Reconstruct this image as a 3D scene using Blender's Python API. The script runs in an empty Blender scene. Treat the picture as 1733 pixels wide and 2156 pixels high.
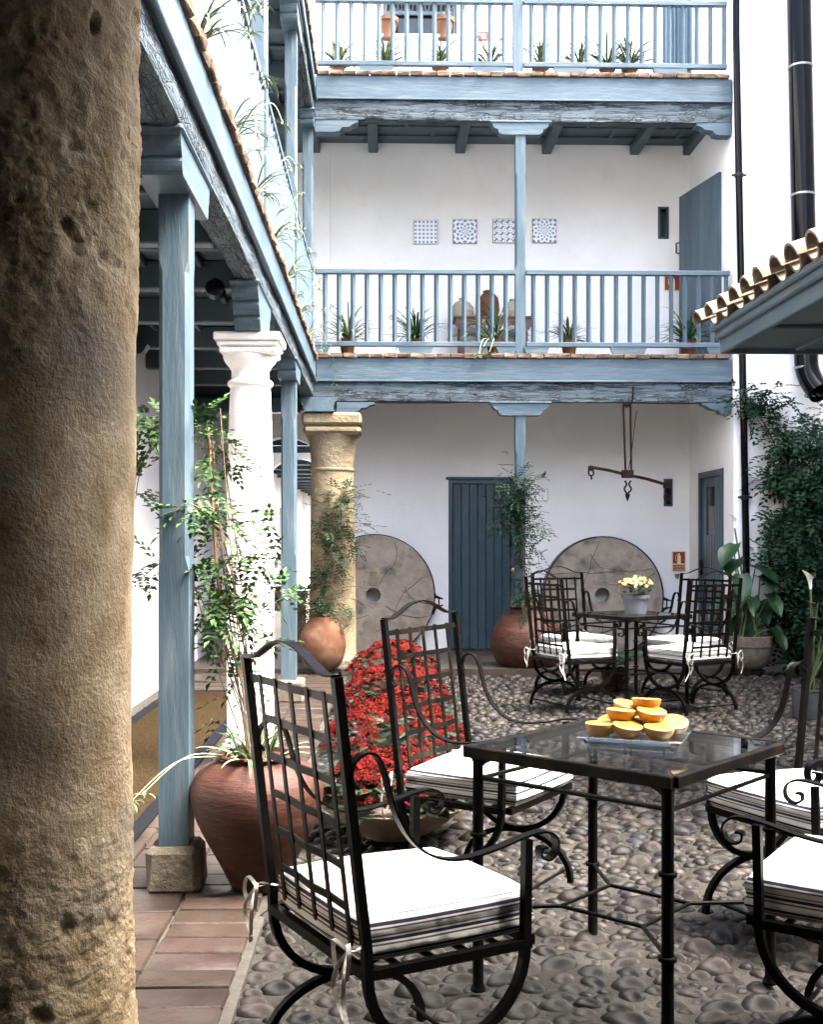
import bpy, math, random
import numpy as np
from mathutils import Vector, Matrix, noise
from math import sin, cos, pi, radians, atan2, sqrt

random.seed(7)
scene = bpy.context.scene
col = scene.collection

# ------------------------------------------------------------------ camera
HC = 1.36            # eye height
F = 2430.0           # focal length measured in pixels of a 1733 px wide picture
PSI = math.atan(59 / F)
camd = bpy.data.cameras.new('camera')
camd.sensor_fit = 'HORIZONTAL'; camd.sensor_width = 36; camd.lens = 36 * F / 1733
camd.shift_y = (1138 - 1078) / 1733
camd.clip_start = 0.05; camd.clip_end = 500
cam = bpy.data.objects.new('camera', camd); col.objects.link(cam)
cam.location = (0, 0, HC); cam.rotation_euler = (pi / 2, 0, -PSI)
scene.camera = cam

# ------------------------------------------------------------------ sky, sun, exposure
SUN_TO = Vector((0.48, -0.14, 0.90)).normalized()
w = bpy.data.worlds.new('World'); scene.world = w; w.use_nodes = True
nt = w.node_tree; nt.nodes.clear()
sky = nt.nodes.new('ShaderNodeTexSky'); sky.sky_type = 'NISHITA'; sky.sun_disc = False
sky.sun_elevation = math.asin(SUN_TO.z); sky.sun_rotation = atan2(SUN_TO.x, SUN_TO.y)
sky.air_density = 1.0; sky.dust_density = 8.0; sky.ozone_density = 1.0
bg = nt.nodes.new('ShaderNodeBackground'); bg.inputs[1].default_value = 0.10
wo = nt.nodes.new('ShaderNodeOutputWorld')
nt.links.new(sky.outputs[0], bg.inputs[0]); nt.links.new(bg.outputs[0], wo.inputs[0])
sd = bpy.data.lights.new('sun', 'SUN'); sd.energy = 1.5; sd.angle = radians(38); sd.color = (1.0, 0.975, 0.94)
sun = bpy.data.objects.new('sun', sd); col.objects.link(sun)
sun.rotation_euler = SUN_TO.to_track_quat('Z', 'Y').to_euler(); sun.location = (3, -3, 14)
vs = scene.view_settings
vs.view_transform = 'Standard'; vs.look = 'None'; vs.gamma = 1; vs.use_curve_mapping = False
vs.exposure = 4.3
scene.cycles.max_bounces = 10; scene.cycles.diffuse_bounces = 4; scene.cycles.transparent_max_bounces = 16
scene.cycles.glossy_bounces = 4; scene.cycles.transmission_bounces = 8
scene.cycles.use_denoising = True
scene.cycles.caustics_reflective = False; scene.cycles.caustics_refractive = False

# ------------------------------------------------------------------ measuring helpers
CP, SP_ = cos(PSI), sin(PSI)
def cw(xc, d):                       # camera right / depth -> world X, Y
    return (xc * CP + d * SP_, -xc * SP_ + d * CP)
def ray(px, py):
    a = (px - 866) / F
    return (a * CP + SP_, -a * SP_ + CP, (1138 - py) / F)
def onY(px, py, Y):
    r = ray(px, py); t = Y / r[1]
    return Vector((r[0] * t, Y, HC + r[2] * t))
def onX(px, py, X):
    r = ray(px, py); t = X / r[0]
    return Vector((X, r[1] * t, HC + r[2] * t))
def onZ(px, py, Z=0.0):
    r = ray(px, py); t = (Z - HC) / r[2]
    return Vector((r[0] * t, r[1] * t, Z))

# ------------------------------------------------------------------ materials
MATS = {}
def L(nt, a, b): nt.links.new(a, b)
def mat(name, c1, c2=None, rough=0.6, metal=0.0, nscale=6.0, stretch=(1, 1, 1), bump=0.0, bscale=None, rand=0.0,
        hue=0.0, contrast=(0.35, 0.65), spec=0.5, detail=6, island=0.0, c3=None, c3scale=2.0, bdist=0.02, pits=0.0, pscale=30):
    m = bpy.data.materials.new(name); m.use_nodes = True
    t = m.node_tree; n = t.nodes; n.clear()
    out = n.new('ShaderNodeOutputMaterial'); b = n.new('ShaderNodeBsdfPrincipled'); L(t, b.outputs[0], out.inputs[0])
    b.inputs['Roughness'].default_value = rough; b.inputs['Metallic'].default_value = metal
    b.inputs['Specular IOR Level'].default_value = spec
    tc = n.new('ShaderNodeTexCoord'); mp = n.new('ShaderNodeMapping'); mp.inputs['Scale'].default_value = stretch
    L(t, tc.outputs['Object'], mp.inputs[0])
    vec = mp.outputs[0]
    oi = None
    if rand or hue:
        oi = n.new('ShaderNodeObjectInfo')
        ad = n.new('ShaderNodeVectorMath'); ad.operation = 'MULTIPLY_ADD'
        L(t, oi.outputs['Random'], ad.inputs[0]); ad.inputs[1].default_value = (17, 23, 31); L(t, vec, ad.inputs[2])
        vec = ad.outputs[0]
    no = n.new('ShaderNodeTexNoise'); no.inputs['Scale'].default_value = nscale; no.inputs['Detail'].default_value = detail
    no.inputs['Roughness'].default_value = 0.6
    L(t, vec, no.inputs['Vector'])
    c = None
    if c2 is not None:
        r = n.new('ShaderNodeValToRGB'); r.color_ramp.elements[0].position = contrast[0]; r.color_ramp.elements[1].position = contrast[1]
        r.color_ramp.elements[0].color = (*c1, 1); r.color_ramp.elements[1].color = (*c2, 1)
        L(t, no.outputs['Fac'], r.inputs[0]); c = r.outputs[0]
    else:
        rgb = n.new('ShaderNodeRGB'); rgb.outputs[0].default_value = (*c1, 1); c = rgb.outputs[0]
    if c3 is not None:
        n3 = n.new('ShaderNodeTexNoise'); n3.inputs['Scale'].default_value = c3scale; n3.inputs['Detail'].default_value = 5
        L(t, vec, n3.inputs['Vector'])
        r3 = n.new('ShaderNodeValToRGB'); r3.color_ramp.elements[0].position = 0.52; r3.color_ramp.elements[1].position = 0.72
        L(t, n3.outputs['Fac'], r3.inputs[0])
        mx = n.new('ShaderNodeMix'); mx.data_type = 'RGBA'
        L(t, r3.outputs[0], mx.inputs[0]); L(t, c, mx.inputs[6]); mx.inputs[7].default_value = (*c3, 1); c = mx.outputs[2]
    if rand or hue or island:
        hs = n.new('ShaderNodeHueSaturation')
        src = oi.outputs['Random'] if oi else None
        if island:
            g = n.new('ShaderNodeNewGeometry'); src = g.outputs['Random Per Island']
        amt = island or rand
        mr = n.new('ShaderNodeMapRange'); mr.inputs[3].default_value = 1 - amt; mr.inputs[4].default_value = 1 + amt
        L(t, src, mr.inputs[0]); L(t, mr.outputs[0], hs.inputs['Value'])
        if hue:
            mu = n.new('ShaderNodeMath'); mu.operation = 'MULTIPLY'; mu.inputs[1].default_value = 7.31; L(t, src, mu.inputs[0])
            fr = n.new('ShaderNodeMath'); fr.operation = 'FRACT'; L(t, mu.outputs[0], fr.inputs[0])
            m2 = n.new('ShaderNodeMapRange'); m2.inputs[3].default_value = 0.5 - hue; m2.inputs[4].default_value = 0.5 + hue
            L(t, fr.outputs[0], m2.inputs[0]); L(t, m2.outputs[0], hs.inputs['Hue'])
        L(t, c, hs.inputs['Color']); c = hs.outputs[0]
    L(t, c, b.inputs['Base Color'])
    nrm = None
    if bump:
        nb = n.new('ShaderNodeTexNoise'); nb.inputs['Scale'].default_value = bscale or nscale * 3; nb.inputs['Detail'].default_value = 8
        nb.inputs['Roughness'].default_value = 0.65
        L(t, vec, nb.inputs['Vector'])
        bp = n.new('ShaderNodeBump'); bp.inputs['Strength'].default_value = bump; bp.inputs['Distance'].default_value = bdist
        L(t, nb.outputs['Fac'], bp.inputs['Height']); nrm = bp.outputs[0]
    if pits:
        vo = n.new('ShaderNodeTexVoronoi'); vo.inputs['Scale'].default_value = pscale; L(t, vec, vo.inputs['Vector'])
        rp = n.new('ShaderNodeValToRGB'); rp.color_ramp.elements[0].position = 0.05; rp.color_ramp.elements[1].position = 0.4
        L(t, vo.outputs['Distance'], rp.inputs[0])
        b2 = n.new('ShaderNodeBump'); b2.inputs['Strength'].default_value = pits; b2.inputs['Distance'].default_value = 0.02
        L(t, rp.outputs[0], b2.inputs['Height'])
        if nrm: L(t, nrm, b2.inputs['Normal'])
        nrm = b2.outputs[0]
    if nrm: L(t, nrm, b.inputs['Normal'])
    MATS[name] = m
    return m

BLUE1, BLUE2 = (0.037, 0.062, 0.081), (0.066, 0.100, 0.126)
mat('plaster', (0.82, 0.815, 0.805), (0.765, 0.76, 0.75), rough=0.9, nscale=1.7, bump=0.35, bscale=7, contrast=(0.42, 0.75), spec=0.2, c3=(0.78, 0.77, 0.75), c3scale=4.5, detail=10)
mat('blue_x', BLUE1, BLUE2, rough=0.5, nscale=5, stretch=(0.15, 1, 1), bump=0.3, bscale=34, spec=0.3, contrast=(0.3, 0.7), c3=(0.084, 0.108, 0.122), c3scale=19)
mat('blue_y', BLUE1, BLUE2, rough=0.5, nscale=5, stretch=(1, 0.15, 1), bump=0.3, bscale=34, spec=0.3, contrast=(0.3, 0.7), c3=(0.084, 0.108, 0.122), c3scale=19)
mat('blue_z', BLUE1, BLUE2, rough=0.5, nscale=5, stretch=(1, 1, 0.12), bump=0.3, bscale=34, spec=0.3, contrast=(0.3, 0.7), c3=(0.084, 0.108, 0.122), c3scale=19)
mat('blue_door', (0.015, 0.037, 0.050), (0.024, 0.052, 0.068), rough=0.35, nscale=4, stretch=(1, 1, 0.15), bump=0.08, bscale=50)
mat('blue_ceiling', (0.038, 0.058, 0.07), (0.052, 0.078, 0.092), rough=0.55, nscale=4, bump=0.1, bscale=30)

def old_wood(name, axis):
    # weathered painted beam: paint over long splits and checks
    m = bpy.data.materials.new(name); m.use_nodes = True; t = m.node_tree; n = t.nodes; n.clear()
    out = n.new('ShaderNodeOutputMaterial'); b = n.new('ShaderNodeBsdfPrincipled'); L(t, b.outputs[0], out.inputs[0])
    b.inputs['Roughness'].default_value = 0.7; b.inputs['Specular IOR Level'].default_value = 0.25
    tc = n.new('ShaderNodeTexCoord'); mp = n.new('ShaderNodeMapping')
    mp.inputs['Scale'].default_value = (0.07, 1, 1) if axis == 'x' else (1, 0.07, 1)
    L(t, tc.outputs['Object'], mp.inputs[0])
    def ridge(scale, width, det=4):
        q = n.new('ShaderNodeTexNoise'); q.inputs['Scale'].default_value = scale; q.inputs['Detail'].default_value = det; L(t, mp.outputs[0], q.inputs['Vector'])
        su = n.new('ShaderNodeMath'); su.operation = 'SUBTRACT'; su.inputs[1].default_value = 0.5; L(t, q.outputs['Fac'], su.inputs[0])
        ab = n.new('ShaderNodeMath'); ab.operation = 'ABSOLUTE'; L(t, su.outputs[0], ab.inputs[0])
        r = n.new('ShaderNodeValToRGB'); r.color_ramp.elements[0].position = width * .2; r.color_ramp.elements[1].position = width; L(t, ab.outputs[0], r.inputs[0]); return r.outputs[0]
    m2 = n.new('ShaderNodeMapping'); m2.inputs['Scale'].default_value = (0.4, 1, 1) if axis == 'x' else (1, 0.4, 1); L(t, tc.outputs['Object'], m2.inputs[0])
    vo = n.new('ShaderNodeTexVoronoi'); vo.feature = 'DISTANCE_TO_EDGE'; vo.inputs['Scale'].default_value = 48; L(t, m2.outputs[0], vo.inputs['Vector'])
    vr = n.new('ShaderNodeValToRGB'); vr.color_ramp.elements[0].position = 0.01; vr.color_ramp.elements[1].position = 0.10; L(t, vo.outputs['Distance'], vr.inputs[0])
    vk = n.new('ShaderNodeTexNoise'); vk.inputs['Scale'].default_value = 5; L(t, tc.outputs['Object'], vk.inputs['Vector'])
    vkr = n.new('ShaderNodeValToRGB'); vkr.color_ramp.elements[0].position = .46 if axis == 'x' else .40; vkr.color_ramp.elements[1].position = .62 if axis == 'x' else .56; L(t, vk.outputs['Fac'], vkr.inputs[0])
    va = n.new('ShaderNodeMix'); va.data_type = 'FLOAT'; va.inputs[2].default_value = 1.0; L(t, vkr.outputs[0], va.inputs[0]); L(t, vr.outputs[0], va.inputs[3])
    mi = n.new('ShaderNodeMath'); mi.operation = 'MULTIPLY'; L(t, ridge(13, .024 if axis == 'x' else .018), mi.inputs[0]); L(t, ridge(34, .022 if axis == 'x' else .016), mi.inputs[1])
    cr = n.new('ShaderNodeMath'); cr.operation = 'MULTIPLY'; L(t, mi.outputs[0], cr.inputs[0]); L(t, va.outputs[0], cr.inputs[1])
    n2 = n.new('ShaderNodeTexNoise'); n2.inputs['Scale'].default_value = 46; n2.inputs['Detail'].default_value = 9; n2.inputs['Roughness'].default_value = 0.75
    L(t, mp.outputs[0], n2.inputs['Vector'])
    msk = n.new('ShaderNodeTexNoise'); msk.inputs['Scale'].default_value = 7; L(t, mp.outputs[0], msk.inputs['Vector'])
    mr = n.new('ShaderNodeValToRGB'); mr.color_ramp.elements[0].position = 0.30; mr.color_ramp.elements[1].position = 0.50
    L(t, msk.outputs['Fac'], mr.inputs[0])
    mx = n.new('ShaderNodeMix'); mx.data_type = 'FLOAT'; mx.inputs[2].default_value = 1.0
    L(t, mr.outputs[0], mx.inputs[0]); L(t, cr.outputs[0], mx.inputs[3])
    c = n.new('ShaderNodeValToRGB'); c.color_ramp.elements[0].position = 0.3; c.color_ramp.elements[1].position = 0.7
    c.color_ramp.elements[0].color = (0.052, 0.072, 0.086, 1); c.color_ramp.elements[1].color = (0.10, 0.132, 0.154, 1)
    L(t, n2.outputs['Fac'], c.inputs[0])
    cm = n.new('ShaderNodeMix'); cm.data_type = 'RGBA'; cm.inputs[6].default_value = (0.018, 0.024, 0.029, 1)
    L(t, mx.outputs[0], cm.inputs[0]); L(t, c.outputs[0], cm.inputs[7])
    L(t, cm.outputs[2], b.inputs['Base Color'])
    hs = n.new('ShaderNodeMath'); hs.operation = 'MULTIPLY_ADD'; hs.inputs[1].default_value = 0.45
    L(t, n2.outputs['Fac'], hs.inputs[0]); L(t, mx.outputs[0], hs.inputs[2])
    bp = n.new('ShaderNodeBump'); bp.inputs['Strength'].default_value = 1.0; bp.inputs['Distance'].default_value = 0.025
    L(t, hs.outputs[0], bp.inputs['Height']); L(t, bp.outputs[0], b.inputs['Normal'])
    MATS[name] = m
old_wood('beam_x', 'x'); old_wood('beam_y', 'y')

mat('ochre_stone', (0.15, 0.115, 0.065), (0.25, 0.205, 0.13), rough=0.95, nscale=3, bump=0.8, bscale=22, c3=(0.15, 0.125, 0.092), c3scale=2.2, spec=0.15, bdist=0.03)
mat('pitted_stone', (0.30, 0.215, 0.115), (0.52, 0.42, 0.27), rough=0.95, nscale=10, detail=12, bump=0.9, bscale=80, c3=(0.25, 0.215, 0.165), c3scale=3.4, spec=0.1, bdist=0.012, pits=0.12, pscale=70)
mat('white_stone', (0.74, 0.71, 0.66), (0.82, 0.81, 0.79), rough=0.75, nscale=3, bump=0.3, bscale=20, c3=(0.62, 0.56, 0.47), c3scale=4, spec=0.25)
mat('grey_stone', (0.10, 0.085, 0.062), (0.16, 0.138, 0.105), rough=0.95, nscale=8, bump=0.8, bscale=40, spec=0.15)
mat('mill_stone', (0.235, 0.203, 0.163), (0.34, 0.30, 0.245), rough=0.9, nscale=5, bump=0.6, bscale=25, c3=(0.125, 0.112, 0.098), c3scale=6, spec=0.15)
mat('terracotta', (0.033, 0.0115, 0.0070), (0.056, 0.0205, 0.0125), rough=0.6, nscale=6, detail=10, stretch=(1, 1, 5), bump=0.35, bscale=14, c3=(0.072, 0.034, 0.023), c3scale=4, spec=0.25)
mat('terracotta_light', (0.085, 0.037, 0.019), (0.125, 0.06, 0.034), rough=0.75, nscale=5, bump=0.2, bscale=30, c3=(0.16, 0.088, 0.055), c3scale=5, spec=0.2)
mat('bowl_clay', (0.17, 0.125, 0.085), (0.25, 0.20, 0.15), rough=0.85, nscale=7, bump=0.4, bscale=40, c3=(0.13, 0.075, 0.045), c3scale=5)
mat('floor_tile', (0.0155, 0.0085, 0.0058), (0.030, 0.0195, 0.0145), rough=0.5, nscale=7, bump=0.35, bscale=30, rand=0.22, hue=0.015, c3=(0.033, 0.027, 0.021), c3scale=4, spec=0.25)
mat('tile_far', (0.024, 0.017, 0.013), (0.040, 0.030, 0.024), rough=0.5, nscale=9, bump=0.2, bscale=20)
mat('grout', (0.038, 0.035, 0.030), (0.058, 0.053, 0.046), rough=0.95, nscale=20, bump=0.5, bscale=60, spec=0.1)
mat('mortar', (0.0165, 0.015, 0.013), (0.050, 0.0465, 0.041), rough=0.95, nscale=3, bump=0.9, bscale=70, c3=(0.024, 0.021, 0.017), c3scale=1.4, spec=0.1)
mat('cobble', (0.0036, 0.0031, 0.0029), (0.025, 0.0200, 0.0158), rough=0.30, nscale=22, bump=0.4, bscale=70, rand=0.8, hue=0.04, contrast=(0.38, 0.62), c3=(0.0065, 0.0078, 0.0102), c3scale=7, spec=0.20)
mat('cobble_far', (0.0036, 0.0031, 0.0029), (0.025, 0.0200, 0.0158), rough=0.45, nscale=9, bump=0.25, bscale=60, island=0.75, hue=0.04, contrast=(0.38, 0.62), c3=(0.0065, 0.0078, 0.0102), c3scale=4, spec=0.16)
mat('edge_brick', (0.085, 0.055, 0.037), (0.17, 0.118, 0.082), rough=0.9, nscale=12, bump=0.7, bscale=40, rand=0.35, c3=(0.10, 0.085, 0.07), c3scale=9, spec=0.15)
mat('roof_tile', (0.125, 0.097, 0.071), (0.185, 0.150, 0.115), rough=1.0, nscale=8, bump=0.5, bscale=40, rand=0.2, c3=(0.26, 0.2, 0.15), c3scale=7, spec=0.15)
mat('iron', (0.0022, 0.0021, 0.002), (0.004, 0.0035, 0.003), rough=0.35, nscale=20, bump=0.1, bscale=60, spec=0.035)
mat('iron_worn', (0.0025, 0.0024, 0.0022), (0.014, 0.0095, 0.0055), rough=0.4, nscale=12, bump=0.1, bscale=60, spec=0.045, contrast=(0.48, 0.75))
mat('rust', (0.006, 0.003, 0.002), (0.017, 0.009, 0.0055), spec=0.1, rough=0.8, nscale=18, bump=0.4, bscale=60)
mat('black_pipe', (0.0015, 0.0015, 0.002), rough=0.14, spec=0.12)
mat('pipe_white', (0.75, 0.75, 0.76), rough=0.5)
mat('coir', (0.0125, 0.0085, 0.0048), (0.032, 0.0225, 0.0125), rough=1.0, nscale=70, stretch=(1, 0.5, 1), bump=1.0, bscale=90, spec=0.0, bdist=0.015)
mat('rug_blue', (0.0007, 0.0010, 0.0030), (0.0014, 0.0019, 0.0052), rough=0.9, nscale=90, bump=0.4, bscale=150, spec=0.1)
mat('orange_rind', (0.34, 0.155, 0.007), (0.40, 0.195, 0.012), rough=0.4, nscale=20, bump=0.2, bscale=260, bdist=0.002)
mat('leaf', (0.017, 0.046, 0.012), (0.040, 0.088, 0.024), rough=0.55, nscale=6, island=0.45, spec=0.15)
mat('leaf_dark', (0.007, 0.023, 0.0105), (0.0155, 0.042, 0.0185), rough=0.6, nscale=6, island=0.4, spec=0.12)
mat('leaf_big', (0.007, 0.025, 0.010), (0.016, 0.045, 0.016), rough=0.4, nscale=5, rand=0.35, spec=0.25)
mat('leaf_pale', (0.25, 0.29, 0.15), (0.33, 0.36, 0.21), rough=0.5, nscale=6, island=0.15, spec=0.4)
mat('leaf_strap', (0.018, 0.048, 0.018), (0.034, 0.078, 0.028), rough=0.5, nscale=6, island=0.35, spec=0.2)
mat('stalk', (0.05, 0.08, 0.022), (0.08, 0.12, 0.038), rough=0.6, nscale=8)
mat('twig', (0.10, 0.065, 0.04), (0.17, 0.12, 0.08), rough=0.9, nscale=30, bump=0.4, bscale=60)
mat('cane', (0.18, 0.095, 0.042), (0.26, 0.15, 0.075), rough=0.6, nscale=20)
mat('green_tie', (0.01, 0.18, 0.10), rough=0.5)
mat('kalanchoe_red', (0.040, 0.0018, 0.0014), (0.102, 0.0056, 0.0035), rough=0.85, nscale=14, island=0.5, hue=0.015, spec=0.08)
mat('kalanchoe_leaf', (0.004, 0.012, 0.004), (0.009, 0.022, 0.007), rough=0.4, nscale=8, island=0.3)
mat('flower_yellow', (0.26, 0.20, 0.03), (0.36, 0.30, 0.08), rough=0.6, nscale=8, island=0.15)
mat('flower_white', (0.82, 0.82, 0.74), rough=0.5)
mat('soil', (0.03, 0.02, 0.014), (0.05, 0.035, 0.025), rough=1, nscale=30, bump=0.8, bscale=60)
mat('galvanised', (0.06, 0.068, 0.07), (0.095, 0.103, 0.108), rough=0.5, metal=0.35, nscale=9, bump=0.1, bscale=30)
mat('pot_grey', (0.085, 0.096, 0.108), (0.12, 0.133, 0.147), rough=0.7, nscale=7, bump=0.2, bscale=30)
mat('old_pot', (0.11, 0.088, 0.063), (0.18, 0.15, 0.115), rough=0.95, nscale=7, bump=0.7, bscale=35, c3=(0.10, 0.085, 0.07), c3scale=6)
mat('jar_buff', (0.25, 0.215, 0.155), (0.34, 0.305, 0.24), rough=0.85, nscale=5, bump=0.2, bscale=30)
mat('wood_brown', (0.05, 0.018, 0.012), (0.085, 0.034, 0.022), rough=0.55, nscale=6, stretch=(0.2, 1, 1), bump=0.15)
mat('wood_dark', (0.05, 0.03, 0.02), (0.09, 0.05, 0.03), rough=0.5, nscale=6, stretch=(1, 0.2, 1), bump=0.1)
mat('sign_red', (0.25, 0.010, 0.008), rough=0.5)
mat('sign_cream', (0.66, 0.66, 0.40), rough=0.5)
mat('sign_white', (0.85, 0.85, 0.85), rough=0.35)
mat('sign_grey', (0.35, 0.35, 0.36), rough=0.6)
mat('brass', (0.45, 0.28, 0.06), rough=0.3, metal=1.0)
mat('dark_glass', (0.006, 0.008, 0.009), rough=0.12, spec=0.5)
mat('lamp_black', (0.003, 0.003, 0.003), rough=0.4, spec=0.3)
mat('chrome', (0.7, 0.7, 0.7), rough=0.2, metal=1)
mat('ribbon', (0.40, 0.39, 0.355), (0.5, 0.49, 0.45), rough=0.9, nscale=50, bump=0.3, bscale=120)
mat('straw', (0.32, 0.2, 0.09), (0.45, 0.3, 0.15), rough=0.95, nscale=30, stretch=(1, 1, 0.2), bump=0.7, bscale=50)
mat('curtain', (0.12, 0.18, 0.23), (0.17, 0.24, 0.30), rough=0.8, nscale=4, stretch=(1, 1, 0.1), bump=0.1)
mat('steel', (0.25, 0.25, 0.26), rough=0.35, metal=1)

def glass_mat(name, tint, refl_boost=1.0, base=0.0):
    m = bpy.data.materials.new(name); m.use_nodes = True; t = m.node_tree; n = t.nodes; n.clear()
    out = n.new('ShaderNodeOutputMaterial'); mx = n.new('ShaderNodeMixShader'); tr = n.new('ShaderNodeBsdfTransparent'); gl = n.new('ShaderNodeBsdfGlossy')
    gl.inputs['Roughness'].default_value = 0.015; tr.inputs[0].default_value = (*tint, 1)
    g = n.new('ShaderNodeNewGeometry'); dt = n.new('ShaderNodeVectorMath'); dt.operation = 'DOT_PRODUCT'
    L(t, g.outputs['Incoming'], dt.inputs[0]); L(t, g.outputs['Normal'], dt.inputs[1])
    def mm(op, a_, b_):
        q = n.new('ShaderNodeMath'); q.operation = op
        for i, v in enumerate((a_, b_)):
            if v is None: continue
            if isinstance(v, (int, float)): q.inputs[i].default_value = v
            else: L(t, v, q.inputs[i])
        return q.outputs[0]
    f5 = mm('POWER', mm('SUBTRACT', 1.0, mm('ABSOLUTE', dt.outputs['Value'], None)), 5.0)
    fac = mm('MINIMUM', mm('ADD', mm('MULTIPLY', f5, 0.96 * refl_boost), 0.04 * refl_boost + base), 1.0)
    L(t, fac, mx.inputs[0]); L(t, tr.outputs[0], mx.inputs[1]); L(t, gl.outputs[0], mx.inputs[2]); L(t, mx.outputs[0], out.inputs[0])
    MATS[name] = m
glass_mat('table_glass', (0.96, 0.98, 0.98), 0.8, 0.02)
glass_mat('plate_glass', (0.90, 0.94, 0.96), 0.7, 0.14)
glass_mat('plate_edge', (0.72, 0.85, 0.92), 0.9, 0.30)

def cushion_mat():
    m = bpy.data.materials.new('cushion_cloth'); m.use_nodes = True; t = m.node_tree; n = t.nodes; n.clear()
    out = n.new('ShaderNodeOutputMaterial'); b = n.new('ShaderNodeBsdfPrincipled'); L(t, b.outputs[0], out.inputs[0])
    b.inputs['Roughness'].default_value = 0.95; b.inputs['Specular IOR Level'].default_value = 0.1
    tc = n.new('ShaderNodeTexCoord'); sp = n.new('ShaderNodeSeparateXYZ'); L(t, tc.outputs['Object'], sp.inputs[0])
    def stripes(src, lo):     # thin double lines printed at regular pitch
        r = n.new('ShaderNodeValToRGB'); r.color_ramp.interpolation = 'CONSTANT'
        els = r.color_ramp.elements; els[0].position = 0; els[0].color = (0, 0, 0, 1); els[1].position = 1; els[1].color = (0, 0, 0, 1)
        for p, v in lo:
            e = els.new(p); e.color = (v, v, v, 1)
        L(t, src, r.inputs[0]); return r.outputs[0]
    mz = n.new('ShaderNodeMapRange'); mz.inputs[1].default_value = 0.0; mz.inputs[2].default_value = 0.105; L(t, sp.outputs[2], mz.inputs[0])
    side = stripes(mz.outputs[0], [(0.06, .9), (0.095, 0), (0.13, 1), (0.20, 0), (0.34, .9), (0.38, 0), (0.42, 1), (0.49, 0), (0.53, .8), (0.565, 0), (0.68, .9), (0.72, 0), (0.76, 1), (0.83, 0), (0.93, .7), (0.955, 0)])
    fx = n.new('ShaderNodeMath'); fx.operation = 'MULTIPLY'; fx.inputs[1].default_value = 14; L(t, sp.outputs[0], fx.inputs[0])
    fr = n.new('ShaderNodeMath'); fr.operation = 'FRACT'; L(t, fx.outputs[0], fr.inputs[0])
    top = stripes(fr.outputs[0], [(0.40, .45), (0.44, 0), (0.48, .6), (0.53, 0)])
    dash = n.new('ShaderNodeTexNoise'); dash.inputs['Scale'].default_value = 26; L(t, tc.outputs['Object'], dash.inputs['Vector'])
    dr = n.new('ShaderNodeValToRGB'); dr.color_ramp.elements[0].position = .44; dr.color_ramp.elements[1].position = .56
    L(t, dash.outputs['Fac'], dr.inputs[0])
    tm = n.new('ShaderNodeMath'); tm.operation = 'MULTIPLY'; L(t, top, tm.inputs[0]); L(t, dr.outputs[0], tm.inputs[1])
    tm2 = n.new('ShaderNodeMath'); tm2.operation = 'MULTIPLY'; tm2.inputs[1].default_value = 1.0; L(t, tm.outputs[0], tm2.inputs[0])
    g = n.new('ShaderNodeNewGeometry'); tv = n.new('ShaderNodeVectorTransform'); tv.vector_type = 'NORMAL'; tv.convert_from = 'WORLD'; tv.convert_to = 'OBJECT'
    L(t, g.outputs['True Normal'], tv.inputs[0]); s2 = n.new('ShaderNodeSeparateXYZ'); L(t, tv.outputs[0], s2.inputs[0])
    ab = n.new('ShaderNodeMath'); ab.operation = 'ABSOLUTE'; L(t, s2.outputs[2], ab.inputs[0])
    gt = n.new('ShaderNodeMath'); gt.operation = 'GREATER_THAN'; gt.inputs[1].default_value = 0.75; L(t, ab.outputs[0], gt.inputs[0])
    mx = n.new('ShaderNodeMix'); mx.data_type = 'FLOAT'; L(t, gt.outputs[0], mx.inputs[0]); L(t, side, mx.inputs[2]); L(t, tm2.outputs[0], mx.inputs[3])
    cm = n.new('ShaderNodeMix'); cm.data_type = 'RGBA'; cm.inputs[6].default_value = (0.52, 0.51, 0.48, 1); cm.inputs[7].default_value = (0.022, 0.025, 0.038, 1)
    L(t, mx.outputs[0], cm.inputs[0]); L(t, cm.outputs[2], b.inputs['Base Color'])
    nb = n.new('ShaderNodeTexNoise'); nb.inputs['Scale'].default_value = 300; nb2 = n.new('ShaderNodeTexNoise'); nb2.inputs['Scale'].default_value = 9
    L(t, tc.outputs['Object'], nb.inputs['Vector']); L(t, tc.outputs['Object'], nb2.inputs['Vector'])
    bp = n.new('ShaderNodeBump'); bp.inputs['Strength'].default_value = .25; bp.inputs['Distance'].default_value = .002; L(t, nb.outputs['Fac'], bp.inputs['Height'])
    b2 = n.new('ShaderNodeBump'); b2.inputs['Strength'].default_value = .8; b2.inputs['Distance'].default_value = .03; L(t, nb2.outputs['Fac'], b2.inputs['Height']); L(t, bp.outputs[0], b2.inputs['Normal'])
    L(t, b2.outputs[0], b.inputs['Normal'])
    MATS['cushion_cloth'] = m
cushion_mat()

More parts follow.
